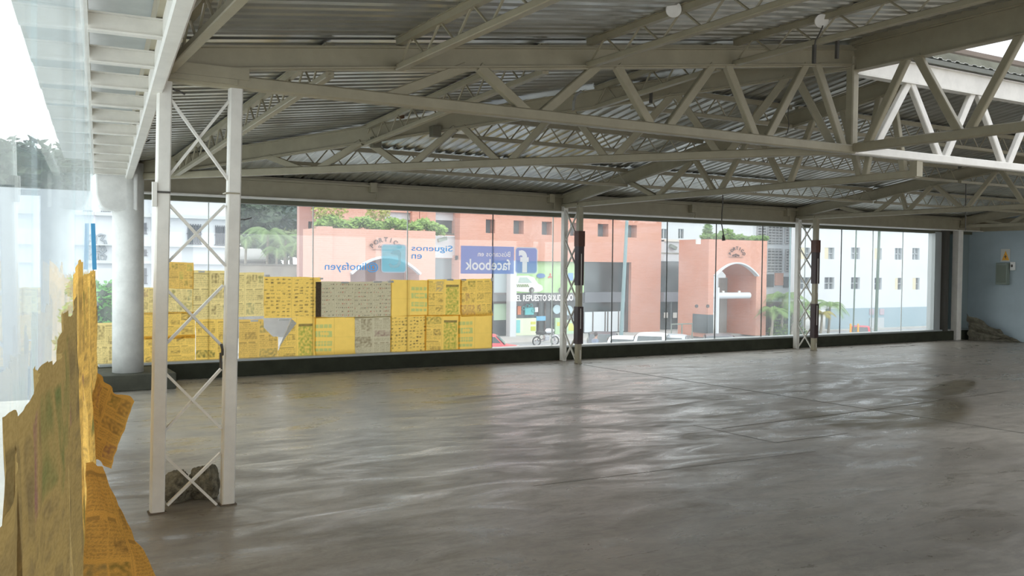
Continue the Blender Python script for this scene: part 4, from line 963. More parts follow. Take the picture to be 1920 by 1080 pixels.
for k, (q, c_) in enumerate(disp):
    X0, X1, Z0, Z1 = rr(*q, MY+.7); part('display_poster', (X0, X1, MY+.64-.02*k*.3, MY+.76, Z0, Z1), mat('display_%d' % k, c_, .5), bl)
for (x, y, r_) in ((989, 574, .13), (982, 578, .11), (996, 573, .12), (1000, 582, .12)):
    c = atY(x, y, MY+.6); b = MB(); pts = [c+Vector((r_*math.cos(a*math.pi/8), 0, r_*math.sin(a*math.pi/8))) for a in range(17)]; b.tube(pts, .03, 5); b.build('display_ring', mat('teal_ring', (.05, .34, .34), .4), bl)
for (x, y, r_) in ((1044, 580, .33), (1066, 582, .36)):
    c = atY(x, y, MY+.6); b = MB(); b.disc(c, (0, 1, 0), r_, .06, 24); b.build('round_display', mat('pale_blue_disc', (.45, .60, .66), .3), bl)
for x in (1010, 1022, 1035, 1056): X = atY(x, 600, MY+.7).x; Z1 = atY(x, 567, MY+.7).z; part('mullion', (X-.04, X+.04, MY+.66, MY+.8, GZ+.1, Z1), dbrown, bl)

# block between brick building and the right-hand portico
LY = 56.0
lk = thing('link_building', 'low pale block with dark glass doors between the brick facade and the right-hand portico', 'building', (45, LY, GZ))
q = rr(1236, 450, 1300, 489.5, LY); part('white_band', (q[0], q[1], LY-.6, LY+2, q[2], q[3]), white_r, lk); part('ledge', (q[0], q[1], LY-.75, LY+2, q[3]-.12, q[3]+.05), cream_r, lk)
q2 = rr(1236, 475, 1300, 477, LY-.6); part('groove', (q2[0], q2[1], LY-.63, LY-.6, q2[2]+.1, q2[3]-.05), greyc, lk)
q = rr(1236, 489.5, 1300, 628, LY); part('glass_front', (q[0], q[1], LY, LY+.2, GZ+.1, q[3]), dglass, lk)
q = rr(1240, 548, 1300, 565, LY-.2); part('canopy', (q[0], q[1], LY-.5, LY, q[2], q[3]), mat('grey_canopy', (.22, .23, .27), .5), lk)
for x in (1258, 1272, 1283): X = atY(x, 600, LY-.1).x; Z1 = atY(x, 566, LY-.1).z; part('door_frame', (X-.06, X+.06, LY-.12, LY, GZ+.1, Z1), tglass, lk)
for x in (1245, 1262): q = rr(x, 586, x+7, 596, LY-.15); part('notice', (q[0], q[1], LY-.16, LY-.12, q[2], q[3]), whitem, lk)
c = atY(1262, 463, LY-.8); b = MB(); b.bar(c+Vector((-.28, 0, .1)), c+Vector((.28, 0, -.12)), .3, .25); b.bar(c, c+Vector((0, .5, .1)), .06, .06); b.build('floodlight', greym, lk)

def arch_block(t, X0, X1, Y0, Y1, Z0, Z1, ax0, ax1, zs, za, m, trim=None, name='arch_wall', n=28):
    """block with an arched passage running front to back"""
    b = MB(); cx = (ax0+ax1)/2; hw_ = (ax1-ax0)/2
    zf = lambda x: zs+(za-zs)*(max(0, 1-((x-cx)/hw_)**2))**.5 if False else zs+(za-zs)*(1-abs((x-cx)/hw_)**2.0)
    if X0 < ax0: b.box(X0, ax0, Y0, Y1, Z0, Z1)
    if ax1 < X1: b.box(ax1, X1, Y0, Y1, Z0, Z1)
    xs = [ax0+(ax1-ax0)*i/n for i in range(n+1)]
    vs = []; fs = []
    for x in xs: z = zf(x); vs += [(x, Y0, z), (x, Y0, Z1), (x, Y1, Z1), (x, Y1, z)]
    for i in range(n):
        k = 4*i
        for a_, c_ in ((0, 1), (1, 2), (2, 3), (3, 0)): fs.append((k+a_, k+c_, k+4+c_, k+4+a_))
    fs += [(0, 3, 2, 1), tuple(4*n+q for q in (0, 1, 2, 3))]
    b.add(vs, fs); o = b.build(name, m, t)
    if trim:
        b = MB(); w = trim
        for i in range(n):
            a_ = Vector((xs[i], Y0-.06, zf(xs[i]))); c_ = Vector((xs[i+1], Y0-.06, zf(xs[i+1]))); b.bar(a_+(a_-c_)*.04, c_+(c_-a_)*.04, .4, w, side=(0, 0, 1))
        b.build('arch_trim', white_r, t)
    return o
def arc_text(body, cx, cz, rad, a0, a1, h, y, m, parent, bold=.02):
    n = len(body)
    for i, ch in enumerate(body):
        if ch == ' ': continue
        a = math.radians(a0+(a1-a0)*i/(n-1)); vs, fs = text_verts(ch, bold); xs = [v.x for v in vs]; zs_ = [v.y for v in vs]; mx_ = (min(xs)+max(xs))/2
        s = h/.70; out = []
        for v in vs:
            u, w = (v.x-mx_)*s, v.y*s; tx, tz = math.sin(a), -math.cos(a)  # tangent for clockwise travel
            out.append((cx+math.cos(a)*(rad+w)+math.sin(a)*u, y, cz+math.sin(a)*(rad+w)-math.cos(a)*u))
        b = MB(); b.add(out, fs); o = b.build('letter', m, parent); s_ = o.modifiers.new('t', 'SOLIDIFY'); s_.thickness = .05
letm = mat('dark_brown_letters', (.10, .05, .04), .6)
def leaves(name, centers, m, parent=None, n=600, size=.18, seed=1, squash=1.0, label=None, cat=None, group=None, kind=None):
    """leaf clump: many small tilted leaves filling overlapping ellipsoids (c, rx, ry, rz)"""
    r = random.Random(seed); b = MB(); tot = sum(c[1]*c[3] for c in centers)
    for c, rx, ry, rz in centers:
        k = max(20, int(n*rx*rz/tot))
        for _ in range(k):
            while True:
                p = Vector((r.uniform(-1, 1), r.uniform(-1, 1), r.uniform(-1, 1)))
                if .45 < p.length < 1: break
            p = Vector(c)+Vector((p.x*rx, p.y*ry, p.z*rz)); d_ = Vector((r.uniform(-1, 1), r.uniform(-1, 1), r.uniform(-.8, .6))).normalized(); s_ = d_.orthogonal().normalized(); L_ = size*r.uniform(.6, 1.3)
            b.add([p-d_*L_, p+s_*L_*.45, p+d_*L_, p-s_*L_*.45], [(0, 1, 2, 3)])
    o = b.build(name, m, parent)
    if label: tag(o, label, cat, group, kind)
    return o
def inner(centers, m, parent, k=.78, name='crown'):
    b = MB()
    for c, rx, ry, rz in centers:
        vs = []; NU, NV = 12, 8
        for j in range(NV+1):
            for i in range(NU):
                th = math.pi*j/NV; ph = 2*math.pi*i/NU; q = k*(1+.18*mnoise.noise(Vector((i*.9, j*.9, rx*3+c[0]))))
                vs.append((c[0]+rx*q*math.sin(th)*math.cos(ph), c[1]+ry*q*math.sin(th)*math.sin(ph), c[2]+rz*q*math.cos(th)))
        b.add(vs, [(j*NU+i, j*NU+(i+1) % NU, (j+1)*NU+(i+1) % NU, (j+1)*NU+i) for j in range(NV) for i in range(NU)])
    return b.build(name, m, parent)

# right-hand portico
PY = 48.7
X0, X1 = 44.55, atY(1437, 540, PY).x; Zt = atY(1380, 450, PY).z
pr2 = thing('portico', 'right-hand salmon brick portico with an arch, dark lettering and plants on its roof', 'portico', (X0, PY, GZ), 'brick porticos')
ax0, ax1 = atY(1338, 540, PY).x, atY(1418, 540, PY).x; zs_ = atY(1378, 517, PY).z; za_ = atY(1378, 493, PY).z
arch_block(pr2, X0, X1, PY, PY+3.2, GZ+.1, Zt, ax0, ax1, zs_, za_, brick, .10)
q = rr(1336, 549, 1412, 560, PY-.1); b = MB(); b.tube([(q[0], PY+.3, (q[2]+q[3])/2), (q[1], PY+.3, (q[2]+q[3])/2)], (q[3]-q[2])/2, 16); b.build('crossbeam', white_r, pr2)
for x in (1356, 1386): c = atY(x, 547, PY+.3); b = MB(); b.disc(c, (0, 0, 1), .10, .14, 10); b.build('lamp', whitem, pr2)
q = rr(1298, 591, 1337, 625, PY-.05); part('dark_plate', (X0-.06, atY(1336, 600, PY).x, PY-.08, PY-.01, q[2], q[3]), dglass, pr2)
b = MB(); b.box(X0-.08, X0-.01, PY, PY+1.5, q[2], q[3]); b.build('dark_plate', dglass, pr2)
for x in (1306, 1327): c = atY(x, 574, PY-.05); b = MB(); b.disc(c, (0, 1, 0), .12, .1, 12); b.build('wall_lamp', dbrown, pr2)
c = atY(1309, 453, PY-.1); b = MB(); b.box(c.x-.15, c.x+.15, PY-.2, PY-.02, c.z-.17, c.z+.17); b.build('floodlight', whitem, pr2)
cx_, cz_ = atY(1380, 488, PY).x, atY(1380, 488, PY).z
cz_ = atY(1380, 485, PY).z; arc_text('PORTICO', cx_, cz_, .66, 152, 28, .22, PY-.08, letm, pr2)
b = MB(); q = rr(1366, 481.5, 1392, 482.5, PY); b.box(q[0], q[1], PY-.08, PY-.02, q[2], q[3]); c = atY(1380, 480, PY-.08)
for k, (dx, dz) in enumerate(((-.35, .05), (-.2, .12), (0, 0), (0, .2), (.2, .12), (.35, .05))): b.disc(c+Vector((dx*.8, 0, dz*.6)), (0, 1, 0), .055, .06, 8)
b.build('emblem', letm, pr2)
part('gate', (atY(1392, 600, PY+2.5).x, atY(1402, 600, PY+2.5).x, PY+2.5, PY+2.6, GZ+.2, atY(1396, 582, PY+2.5).z), dglass, pr2)
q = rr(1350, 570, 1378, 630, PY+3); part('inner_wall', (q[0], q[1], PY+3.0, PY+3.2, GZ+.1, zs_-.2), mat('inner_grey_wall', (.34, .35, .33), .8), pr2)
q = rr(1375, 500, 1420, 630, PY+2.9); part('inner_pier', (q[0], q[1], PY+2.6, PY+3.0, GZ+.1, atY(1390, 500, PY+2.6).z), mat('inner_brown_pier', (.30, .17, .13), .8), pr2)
x = atY(1345, 600, PY-1.2); b = MB(); b.tube([(x.x, PY-1.2, GZ+.1), (x.x, PY-1.2, atY(1345, 539, PY-1.2).z)], .11, 12); o = b.build('white_pole', white_r); tag(o, 'short thick white pole standing in the arch of the right-hand portico', 'pole')
hc = [(Vector((X0+.6+k*.78, PY+.9, Zt+.16+.06*math.sin(k*2.1))), .55, .6, .26) for k in range(8)]
hp = thing('rooftop_plants', 'low green plants growing along the top of the right-hand portico', 'plants', (X0, PY, Zt))
leaves('foliage', hc, leafA, hp, 1500, .13, 4); inner(hc, leafA, hp)
hc2 = [(Vector((atY(1330, 430, PY+1).x, PY+1.2, Zt+.5)), .35, .35, .75), (Vector((atY(1362, 440, PY+1).x, PY+1.0, Zt+.35)), .7, .6, .5)]
leaves('foliage', hc2, leafA, hp, 900, .14, 6)

# left-hand portico
QY = 48.7
X0, X1 = atY(599, 500, QY).x, atY(816, 500, QY).x; Zt = atY(700, 430, QY).z
pr1 = thing('portico', 'left-hand pale salmon portico with an arch behind the newspapers and stickers', 'portico', (X0, QY, GZ), 'brick porticos')
ax0, ax1 = atY(657, 520, QY).x, atY(786, 520, QY).x; zs_ = atY(720, 513, QY).z; za_ = atY(720, 482, QY).z
arch_block(pr1, X0, X1, QY, QY+3.0, GZ+.1, Zt, ax0, ax1, zs_, za_, brick_p, .13)
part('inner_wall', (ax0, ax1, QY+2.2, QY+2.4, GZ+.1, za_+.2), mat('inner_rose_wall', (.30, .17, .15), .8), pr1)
cx_, cz_ = atY(722, 476, QY).x, atY(722, 476, QY).z
cz_ = atY(722, 453, QY).z-1.0; arc_text('PORTICO', cx_, cz_, 1.0, 138, 42, .25, QY-.08, letm, pr1)
q = rr(708, 459, 716, 465, QY); lettering('lettering', 'de', q[0], q[1], q[2], q[3], QY-.07, letm, pr1, bold=.02)
q = rr(698, 467.5, 716, 468.4, QY); part('sign_line', (q[0], q[1]+1, QY-.07, QY-.02, q[2], q[3]), letm, pr1)
part('side_pilaster', (X0-.05, atY(622, 500, QY).x, QY-.12, QY+1, GZ+.1, Zt+.08), brick_p, pr1)
hp = thing('rooftop_plants', 'bushy green plants overhanging the top of the left-hand portico', 'plants', (X0, QY, Zt))
r = random.Random(3); hc = [(Vector((X0+.35+k*.52, QY+.5+.3*r.random(), Zt+.28+.18*math.sin(k*1.7))), .5, .5, .34) for k in range(15)]
leaves('foliage', hc, mat('light_hedge_leaf', (.30, .46, .10), .6, noise=.4, nscale=2), hp, 3200, .14, 8); inner(hc, leafA, hp, .7)
hc = [(Vector((X0+1.0, QY+1.2, Zt+1.0)), 1.1, .8, .8), (Vector((X0+3.9, QY+1.2, Zt+1.1)), .8, .6, .9)]
leaves('foliage', hc, mat('yellow_green_leaf', (.45, .46, .12), .6, noise=.3, nscale=2), hp, 700, .16, 9)

# upper brick floors behind the left-hand portico
UY = 55.5
ub = thing('brick_building', 'upper salmon brick floors behind the left-hand portico with white-topped windows', 'building', (20, UY, GZ))
hs = [rr(722, 397, 772, 428, UY), rr(817, 397, 853, 441, UY)]
XL_, XR_ = atY(598, 450, UY).x, atY(862, 450, UY).x
holes(XL_, XR_, GZ, 11, UY, .6, hs+[rr(815, 441, 859, 525, UY)]).build('wall', brick_p, ub)
for h, ys_p in zip(hs, ((397, 412), (397, 412))):
    part('window', (h[0], h[1], UY+.5, UY+.6, h[2], h[3]), dglass, ub); zc_ = h[3]-(h[3]-h[2])*(.45 if h[0] < 25 else .35); part('lintel', (h[0], h[1], UY+.3, UY+.5, zc_, h[3]), white_r, ub)
q = rr(817, 437, 853, 440, UY); part('railing', (q[0], q[1], UY+.1, UY+.2, q[2], q[3]), greym, ub)
q = rr(815, 442, 859, 484, UY); part('white_panel', (q[0], q[1], UY+.05, UY+.5, q[2], q[3]), white_r, ub)
q = rr(815, 484, 859, 526, UY); part('glass_door', (q[0], q[1], UY+.2, UY+.5, GZ, q[3]), tglass, ub)
c = atY(829, 450, UY-.4); b = MB(); b.bar(c+Vector((-.3, 0, -.05)), c+Vector((.3, 0, .12)), .3, .22); b.bar(c, c+Vector((0, .5, 0)), .06, .06); b.build('floodlight', greym, ub)
for x in (776, 790): X = atY(x, 420, UY).x; part('pilaster', (X-.25, X+.25, UY-.3, UY, GZ, 11), brick, ub)
# rose side wall to the left
RY = 58
rb = thing('rose_building', 'rose-coloured wall with narrow dark windows left of the left-hand portico', 'building', (14, RY, GZ))
hs = [rr(578, 415, 586, 431, RY), rr(596, 413, 606, 425, RY)]
holes(atY(561, 450, RY).x, atY(640, 450, RY).x, GZ, 12, RY, .5, hs).build('wall', mat('rose_render', (.55, .33, .29), .85, noise=.08), rb)
for h in hs: part('window', (h[0], h[1], RY+.4, RY+.5, h[2], h[3]), dglass, rb)

# white apartment blocks on the right
AY = 51.0
wpale = mat('curtained_window', (.38, .42, .44), .4); wpale2 = mat('dim_window', (.17, .19, .21), .3)
ap = thing('apartment_block', 'white apartment block with small windows and a pale blue ground floor', 'building', (68, AY, GZ))
wins = []
for xs_ in ((1501, 1519), (1546, 1564), (1596, 1612), (1640, 1653), (1678, 1692), (1711, 1724), (1746, 1759)):
    for ys_ in ((464, 486), (520, 542), (405, 428)): wins.append(rr(xs_[0], ys_[0]+(1 if xs_[0] > 1600 else 0), xs_[1], ys_[1]+(1 if xs_[0] > 1600 else 0), AY))
Xa, Xb = atY(1490, 500, AY).x, atY(1850, 500, AY).x
holes(Xa, Xb, atY(1640, 577, AY).z, 14, AY, .4, wins).build('wall', white_r, ap)
part('ground_floor', (atY(1555, 600, AY).x, Xb, AY-.05, AY+.4, -9, atY(1640, 577, AY).z), paleblue, ap, 'pale blue ground floor band')
part('projecting_bay', (atY(1627, 500, AY).x, atY(1758, 500, AY).x+8, AY+.4, AY+1, -5, 14), white_r, ap)
wf = mat('window_grille_grey', (.46, .49, .51), .5); shut = mat('cream_shutter', (.62, .56, .40), .6)
for k, h in enumerate(wins):
    w_ = part('window', (h[0], h[1], AY+.3, AY+.4, h[2], h[3]), (wpale, wpale2, wpale)[k % 3], ap)
    xm = h[0]+(h[1]-h[0])*(.5 if k % 2 else .6)
    b = MB(); b.box(xm-.04, xm+.04, AY+.15, AY+.28, h[2], h[3]); b.box(h[0], h[1], AY+.15, AY+.28, (h[2]+h[3])/2-.03, (h[2]+h[3])/2+.03)
    b.box(h[0], h[0]+.06, AY+.1, AY+.28, h[2], h[3]); b.box(h[1]-.06, h[1], AY+.1, AY+.28, h[2], h[3]); b.build('window_frame', wf, w_)
    if k in (0, 3, 9, 13, 16): b = MB(); b.box(h[0]-.02, xm-.1, AY+.02, AY+.14, h[2], h[3]); b.build('shutter', shut, w_)
q = rr(1629, 596, 1655, 622, AY); part('garage_door', (q[0], q[1], AY-.12, AY-.02, -9, q[3]), wf, ap)
for x in (1629, 1648): q = rr(x, 579, x+8, 590, AY); part('vent', (q[0], q[1], AY-.1, AY-.02, q[2], q[3]), mat('pinkish_vent', (.45, .38, .42), .6), ap)
q = rr(1738, 578, 1757, 615, AY); part('dark_doorway', (q[0], q[1], AY-.1, AY-.02, -9, q[3]), mat('bluegrey_door', (.20, .27, .32), .6), ap)
LV = 54.0
lv = thing('stair_tower', 'white stair tower with grey louvre screens between portico and apartments', 'building', (60, LV, GZ))
part('wall', (atY(1410, 500, LV).x, atY(1497, 500, LV).x, LV, LV+4, -6, 14), white_r, lv)
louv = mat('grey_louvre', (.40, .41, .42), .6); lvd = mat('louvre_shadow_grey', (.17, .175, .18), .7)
for q in ((1419, 424, 1434, 450), (1439, 395, 1465, 458), (1437, 466, 1464, 510), (1472, 395, 1489, 458), (1472, 467, 1488, 510)):
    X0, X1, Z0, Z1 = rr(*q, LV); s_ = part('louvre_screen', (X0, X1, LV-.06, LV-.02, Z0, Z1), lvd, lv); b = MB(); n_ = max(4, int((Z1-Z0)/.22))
    for k in range(n_): z = Z0+(Z1-Z0)*(k+.5)/n_; b.box(X0, X1, LV-.14, LV-.06, z-.045, z+.045)
    nx_ = max(2, int((X1-X0)/.35))
    for k in range(nx_+1): x = X0+(X1-X0)*k/nx_; b.box(x-.02, x+.02, LV-.16, LV-.06, Z0, Z1)
    b.build('slats', louv, s_)
for q, mm in (((1436, 514, 1449, 538), dglass), ((1468, 519, 1483, 539), dglass), ((1452, 512, 1467, 535), brick)): X0, X1, Z0, Z1 = rr(*q, LV); part('opening', (X0, X1, LV-.1, LV-.02, Z0, Z1), mm, lv)
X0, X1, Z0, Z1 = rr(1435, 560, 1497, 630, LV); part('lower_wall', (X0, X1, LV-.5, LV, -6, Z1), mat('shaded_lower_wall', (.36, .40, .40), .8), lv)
# white block behind the right-hand portico
VY = 78
vb = thing('apartment_block', 'white block with small shuttered windows behind the right-hand portico', 'building', (70, VY, GZ))
wins = [rr(1240, 429, 1251, 447, VY), rr(1272, 429, 1282, 447, VY), rr(1357, 421, 1369, 438, VY), rr(1395, 421, 1407, 438, VY)]
holes(atY(1225, 450, VY).x, atY(1425, 450, VY).x, GZ, 16, VY, .4, wins).build('wall', white_r, vb)
for k, h in enumerate(wins):
    w_ = part('window', (h[0], h[1], VY+.3, VY+.4, h[2], h[3]), tglass, vb); xm = (h[0]+h[1])/2; b = MB(); b.box(xm-.06, xm+.06, VY+.1, VY+.28, h[2], h[3]); b.box(h[0], h[1], VY+.1, VY+.28, h[2]-.08, h[2]); b.build('window_frame', wf, w_)

# building behind the side window corner, far left
BY = 36.0
lb = thing('white_building', 'white rendered building with barred windows behind the concrete column', 'building', (5, BY, GZ))
wins = [rr(263, 420, 274, 437, BY), rr(352, 422, 376, 456, BY), rr(262, 470, 274, 478, BY), rr(262, 505, 274, 530, BY), rr(404, 425, 424, 458, BY), rr(190, 398, 206, 402, BY)]
Xr = atY(446, 450, BY).x; Xm = atY(172, 450, BY).x
holes(Xm, Xr, GZ, 9.5, BY, .4, wins).build('wall', white_r, lb)
part('low_wing', (-9, Xm, BY+.1, BY+3, GZ, 4.1), mat('dull_wing_render', (.50, .54, .57), .85), lb)
for h in wins: 
    w_ = part('window', (h[0], h[1], BY+.3, BY+.4, h[2], h[3]), tglass, lb); b = MB(); n_ = 5
    for k in range(n_+1): x = h[0]+(h[1]-h[0])*k/n_; b.box(x-.015, x+.015, BY-.05, BY-.02, h[2]-.05, h[3]+.05)
    b.box(h[0]-.05, h[1]+.05, BY-.05, BY-.02, h[2]-.05, h[2]-.02); b.box(h[0]-.05, h[1]+.05, BY-.05, BY-.02, (h[2]+h[3])/2, (h[2]+h[3])/2+.03); b.build('window_bars', mat('dark_window_bars', (.08, .09, .12), .5), w_)
for y, y2 in ((404, 407), (488, 496), (460, 463)): q = rr(176, y, 440, y2, BY); part('ledge', (q[0], q[1], BY-.25, BY, q[2], q[3]), mat('pale_grey_ledge', (.55, .58, .58), .8), lb)
q = rr(282, 380, 292, 560, BY); part('pilaster', (q[0], q[1], BY-.3, BY, GZ, 9.5), white_r, lb)
q = rr(168, 503, 208, 545, BY-2); b = MB(); b.box(q[0], q[1], BY-2, BY-1.95, GZ, q[3]); o = b.build('sheet_fence', mat('blue_white_corrugated', (.42, .55, .66), .6)); tag(o, 'pale blue corrugated fence below the graffiti, left of the concrete column', 'fence')
b = MB()
for k in range(30): x = q[0]+k*(q[1]-q[0])/30; b.box(x, x+.02, BY-2.05, BY-2, GZ, q[3])
b.build('ribs', white_r, o)
# graffiti tag on the white wall
gm = mat('graffiti_grey', (.26, .29, .32), .8); g = MB(); gd = MB()
def gp(x, y, Y=BY-.03): return atY(x, y, Y)
for lst in (((173, 442), (177, 440), (180, 447), (178, 458)), ((184, 442), (188, 440), (196, 441), (190, 450), (197, 452), (199, 460)), ((175, 462), (180, 458), (186, 464), (184, 470), (176, 468), (175, 462)), ((188, 464), (195, 462), (198, 470), (192, 474), (187, 470), (188, 464)),
            ((173, 474), (178, 472), (183, 478), (180, 486), (174, 484), (173, 474)), ((186, 478), (192, 476), (198, 481), (196, 488), (188, 488), (186, 478))):
    g.tube([gp(*p) for p in lst], .055, 5)
o = g.build('graffiti', gm); tag(o, 'grey graffiti letters sprayed on the white wall left of the concrete column', 'graffiti')
# green bush below it
c = atY(190, 572, 26); hc = [(Vector((c.x+dx, 26+dy, c.z+dz)), .42, .5, .42) for dx, dy, dz in ((-.6, 0, -.3), (-.15, .1, .15), (.2, 0, -.25), (.35, .2, .25), (-.45, .1, .4), (0, 0, -.9), (.4, 0, -.9), (-.7, 0, -1))]
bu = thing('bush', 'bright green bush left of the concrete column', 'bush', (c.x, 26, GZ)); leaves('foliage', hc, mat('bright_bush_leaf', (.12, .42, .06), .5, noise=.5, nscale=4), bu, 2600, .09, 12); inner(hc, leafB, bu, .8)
b = MB(); b.tube([(c.x, 26, GZ), (c.x, 26, c.z-.6)], .06, 7); b.build('stem', bark, bu)

# concrete boundary wall, small grey house, trees and palms beyond it
HY = 60
b = MB(); q = rr(430, 497, 604, 523, HY); b.box(q[0]-2, q[1]+.5, HY, HY+.3, GZ, (q[3])); o = b.build('boundary_wall', greyc); tag(o, 'stained grey concrete boundary wall left of the left-hand portico', 'wall')
b = MB(); b.box(q[0]-2, q[1]+.5, HY-.06, HY+.36, q[3], q[3]+.1); b.build('coping', mat('dark_coping', (.16, .16, .14), .9), o)
hs_ = thing('small_house', 'small grey house with a sloping roof behind the boundary wall', 'building', (6, 64, GZ))
q = rr(425, 487, 497, 505, 64); part('wall', (q[0], q[1], 64, 69, GZ, q[3]), mat('house_grey', (.26, .26, .26), .9), hs_)
a, c = atY(425, 487, 64), atY(500, 487, 64); d1, d2 = atY(430, 469, 68), atY(488, 469, 68); b = MB(); b.add([a+Vector((0, -.5, -.1)), c+Vector((0, -.5, -.1)), d2, d1], [(0, 1, 2, 3)]); o = b.build('roof', mat('pale_roof_sheet', (.27, .27, .26), .7), hs_); o.modifiers.new('t', 'SOLIDIFY').thickness = .12
def tree(label, c, centers, m, n, size, seed, trunk=.2, group='trees across the street'):
    t = thing('broadleaf_tree', label, 'tree', (c[0], c[1], GZ), group); zb = min(q[0].z-q[3]*.5 for q in centers)
    b = MB(); b.tube([(c[0], c[1], GZ), (c[0]+.2, c[1], (GZ+zb)/2), (c[0], c[1], zb)], [trunk*1.3, trunk, trunk*.7], 8)
    for q in centers: b.tube([(c[0], c[1], zb-.4), tuple(q[0])], [trunk*.5, trunk*.15], 6)
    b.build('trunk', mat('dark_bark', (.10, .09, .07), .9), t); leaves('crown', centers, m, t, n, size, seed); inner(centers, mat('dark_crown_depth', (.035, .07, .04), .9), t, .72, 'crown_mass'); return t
r = random.Random(21)
def blob(px, py, Y, rad, k, sp): return [(atY(px+r.uniform(-sp, sp), py+r.uniform(-sp*.7, sp*.7), Y+r.uniform(-1, 1)), rad*r.uniform(.7, 1.2), rad, rad*r.uniform(.6, 1)) for _ in range(k)]
tree('dark leafy tree above the small grey house', tuple(atY(460, 440, 80)), blob(462, 410, 80, 2.0, 9, 30), leafB, 3000, .34, 31)
tree('dark bluish tree against the edge of the rose wall', tuple(atY(535, 440, 84)), blob(530, 408, 84, 2.2, 10, 32), mat('bluish_leaf', (.07, .12, .10), .6, noise=.5, nscale=.5), 3200, .34, 32)
tree('round green shrub tree beside the rose wall', tuple(atY(545, 470, 74)), blob(545, 452, 74, 1.3, 7, 17), mat('olive_leaf', (.16, .21, .08), .6, noise=.5, nscale=1), 2000, .24, 33)
tree('low green tree behind the palms', tuple(atY(500, 480, 76)), blob(500, 478, 76, 1.3, 8, 30), leafB, 2000, .26, 34)
tree('tall dark tree behind the low wing, seen through the side window', tuple(atY(45, 380, 60)), blob(40, 330, 60, 2.4, 12, 44), leafB, 3500, .32, 35)
tree('dark tree behind the white building, seen through the side window', tuple(atY(110, 380, 64)), blob(105, 335, 64, 2.2, 9, 34), leafB, 2600, .32, 36)
def palm(label, base, h, L_, seed, nf=13, m=None, lean=.2, group='palms'):
    r = random.Random(seed); t = thing('palm_tree', label, 'palm', tuple(base), group); bx_ = Vector(base)
    top = bx_+Vector((lean, 0, h)); b = MB(); b.tube([bx_, bx_.lerp(top, .5)+Vector((lean*.2, 0, 0)), top], [.12, .09, .08], 8); b.build('trunk', bark, t)
    for k in range(nf):
        az = 2*math.pi*k/nf+r.uniform(-.2, .2); el = r.uniform(.5, 1.35); Lk = L_*r.uniform(.8, 1.15); b = MB(); pts = []; d_ = Vector((math.cos(az), math.sin(az), 0)); n_ = 12
        for i in range(n_+1): s_ = i/n_; pts.append(top+d_*(Lk*s_*math.cos(el*.6))+Vector((0, 0, Lk*(math.sin(el)*s_-.95*s_*s_))))
        b.tube(pts, [.025*(1-i/n_)+.004 for i in range(n_+1)], 4); side = Vector((-d_.y, d_.x, 0))
        for i in range(1, n_+1):
            for sg in (-1, 1):
                for jj in (0, .33, .66):
                    p = pts[i-1].lerp(pts[i], jj); w = Lk*.30*math.sin(math.pi*(.12+.83*(i-1+jj)/n_)); tip = p+side*sg*w+(pts[i]-pts[i-1])*1.2-Vector((0, 0, w*.45)); u_ = (pts[i]-pts[i-1])*.12
                    b.add([p-u_, p+u_, tip], [(0, 1, 2)])
        b.build('frond', m or (leafC if r.random() < .8 else leafD), t)
    return t
lp = mat('pale_palm_green', (.22, .36, .12), .6, noise=.3, nscale=2)
for i, (x, y, Y, L_, h, mm) in enumerate(((497, 438, 63, 2.0, 4.5, lp), (456, 452, 63, 1.5, 4, lp), (530, 450, 64, 1.9, 4, lp), (556, 462, 62, 1.7, 3.6, leafC), (578, 455, 62, 1.8, 3.8, leafC), (514, 470, 62, 1.4, 3.2, lp), (590, 468, 61.5, 1.3, 3, leafD))):
    c = atY(x, y, Y); palm('%s palm beyond the boundary wall' % ('tallest pale', 'leftmost pale', 'middle pale', 'bright green', 'taller bright green', 'short pale', 'yellowing')[i], (c.x, Y, c.z-h), h, L_, 50+i, m=mm, group='palms beyond the boundary wall')
for i, (x, y, Y, L_, h, mm) in enumerate(((1465, 560, 53, 2.2, 3.0, leafC), (1446, 585, 52, 1.6, 2.2, leafC), (1484, 580, 52.5, 1.8, 2.4, leafC), (1553, 574, 53, 1.8, 2.6, leafC), (1538, 590, 52, 1.3, 1.8, leafD), (1506, 575, 53.5, 1.8, 2.6, leafC))):
    c = atY(x, y, Y-4.5); Y -= 4.5; palm('%s palm in the street planting beside the right-hand portico' % ('tallest', 'low left', 'dense middle', 'free-standing right', 'small yellowing', 'half hidden')[i], (c.x, Y, c.z-h), h, L_, 70+i, m=mm, nf=14, group='palms beside the right-hand portico')
hc = blob(1474, 612, 49.5, .8, 8, 24); bu = thing('street_shrubs', 'green shrubs at the foot of the palms left of the far lattice column', 'bush', (52, 49.5, GZ)); leaves('foliage', hc, leafA, bu, 1500, .16, 41); inner(hc, leafB, bu, .8)
# fence of bars between portico and palms
b = MB(); a, c = atY(1437, 566, 50.5), atY(1500, 566, 50.5)
for k in range(40): x = a.x+(c.x-a.x)*k/39; b.box(x-.025, x+.025, 50.5, 50.55, GZ, a.z)
b.box(a.x, c.x, 50.49, 50.56, a.z-.08, a.z); b.box(a.x, c.x, 50.49, 50.56, GZ+.3, GZ+.38); tag(b.build('railing_fence', dbrown), 'dark vertical railing fence right of the right-hand portico', 'fence')
# railing in front of the link building
b = MB(); a, c = atY(1259, 608, 49.5), atY(1298, 608, 49.5)
b.tube([(a.x, 49.5, GZ), (a.x, 49.5, a.z), (c.x, 49.5, a.z), (c.x, 49.5, GZ)], .05, 8); b.tube([((a.x+c.x)/2, 49.5, GZ), ((a.x+c.x)/2, 49.5, a.z)], .05, 8); tag(b.build('handrail', greym), 'grey pavement handrail left of the right-hand portico', 'railing')
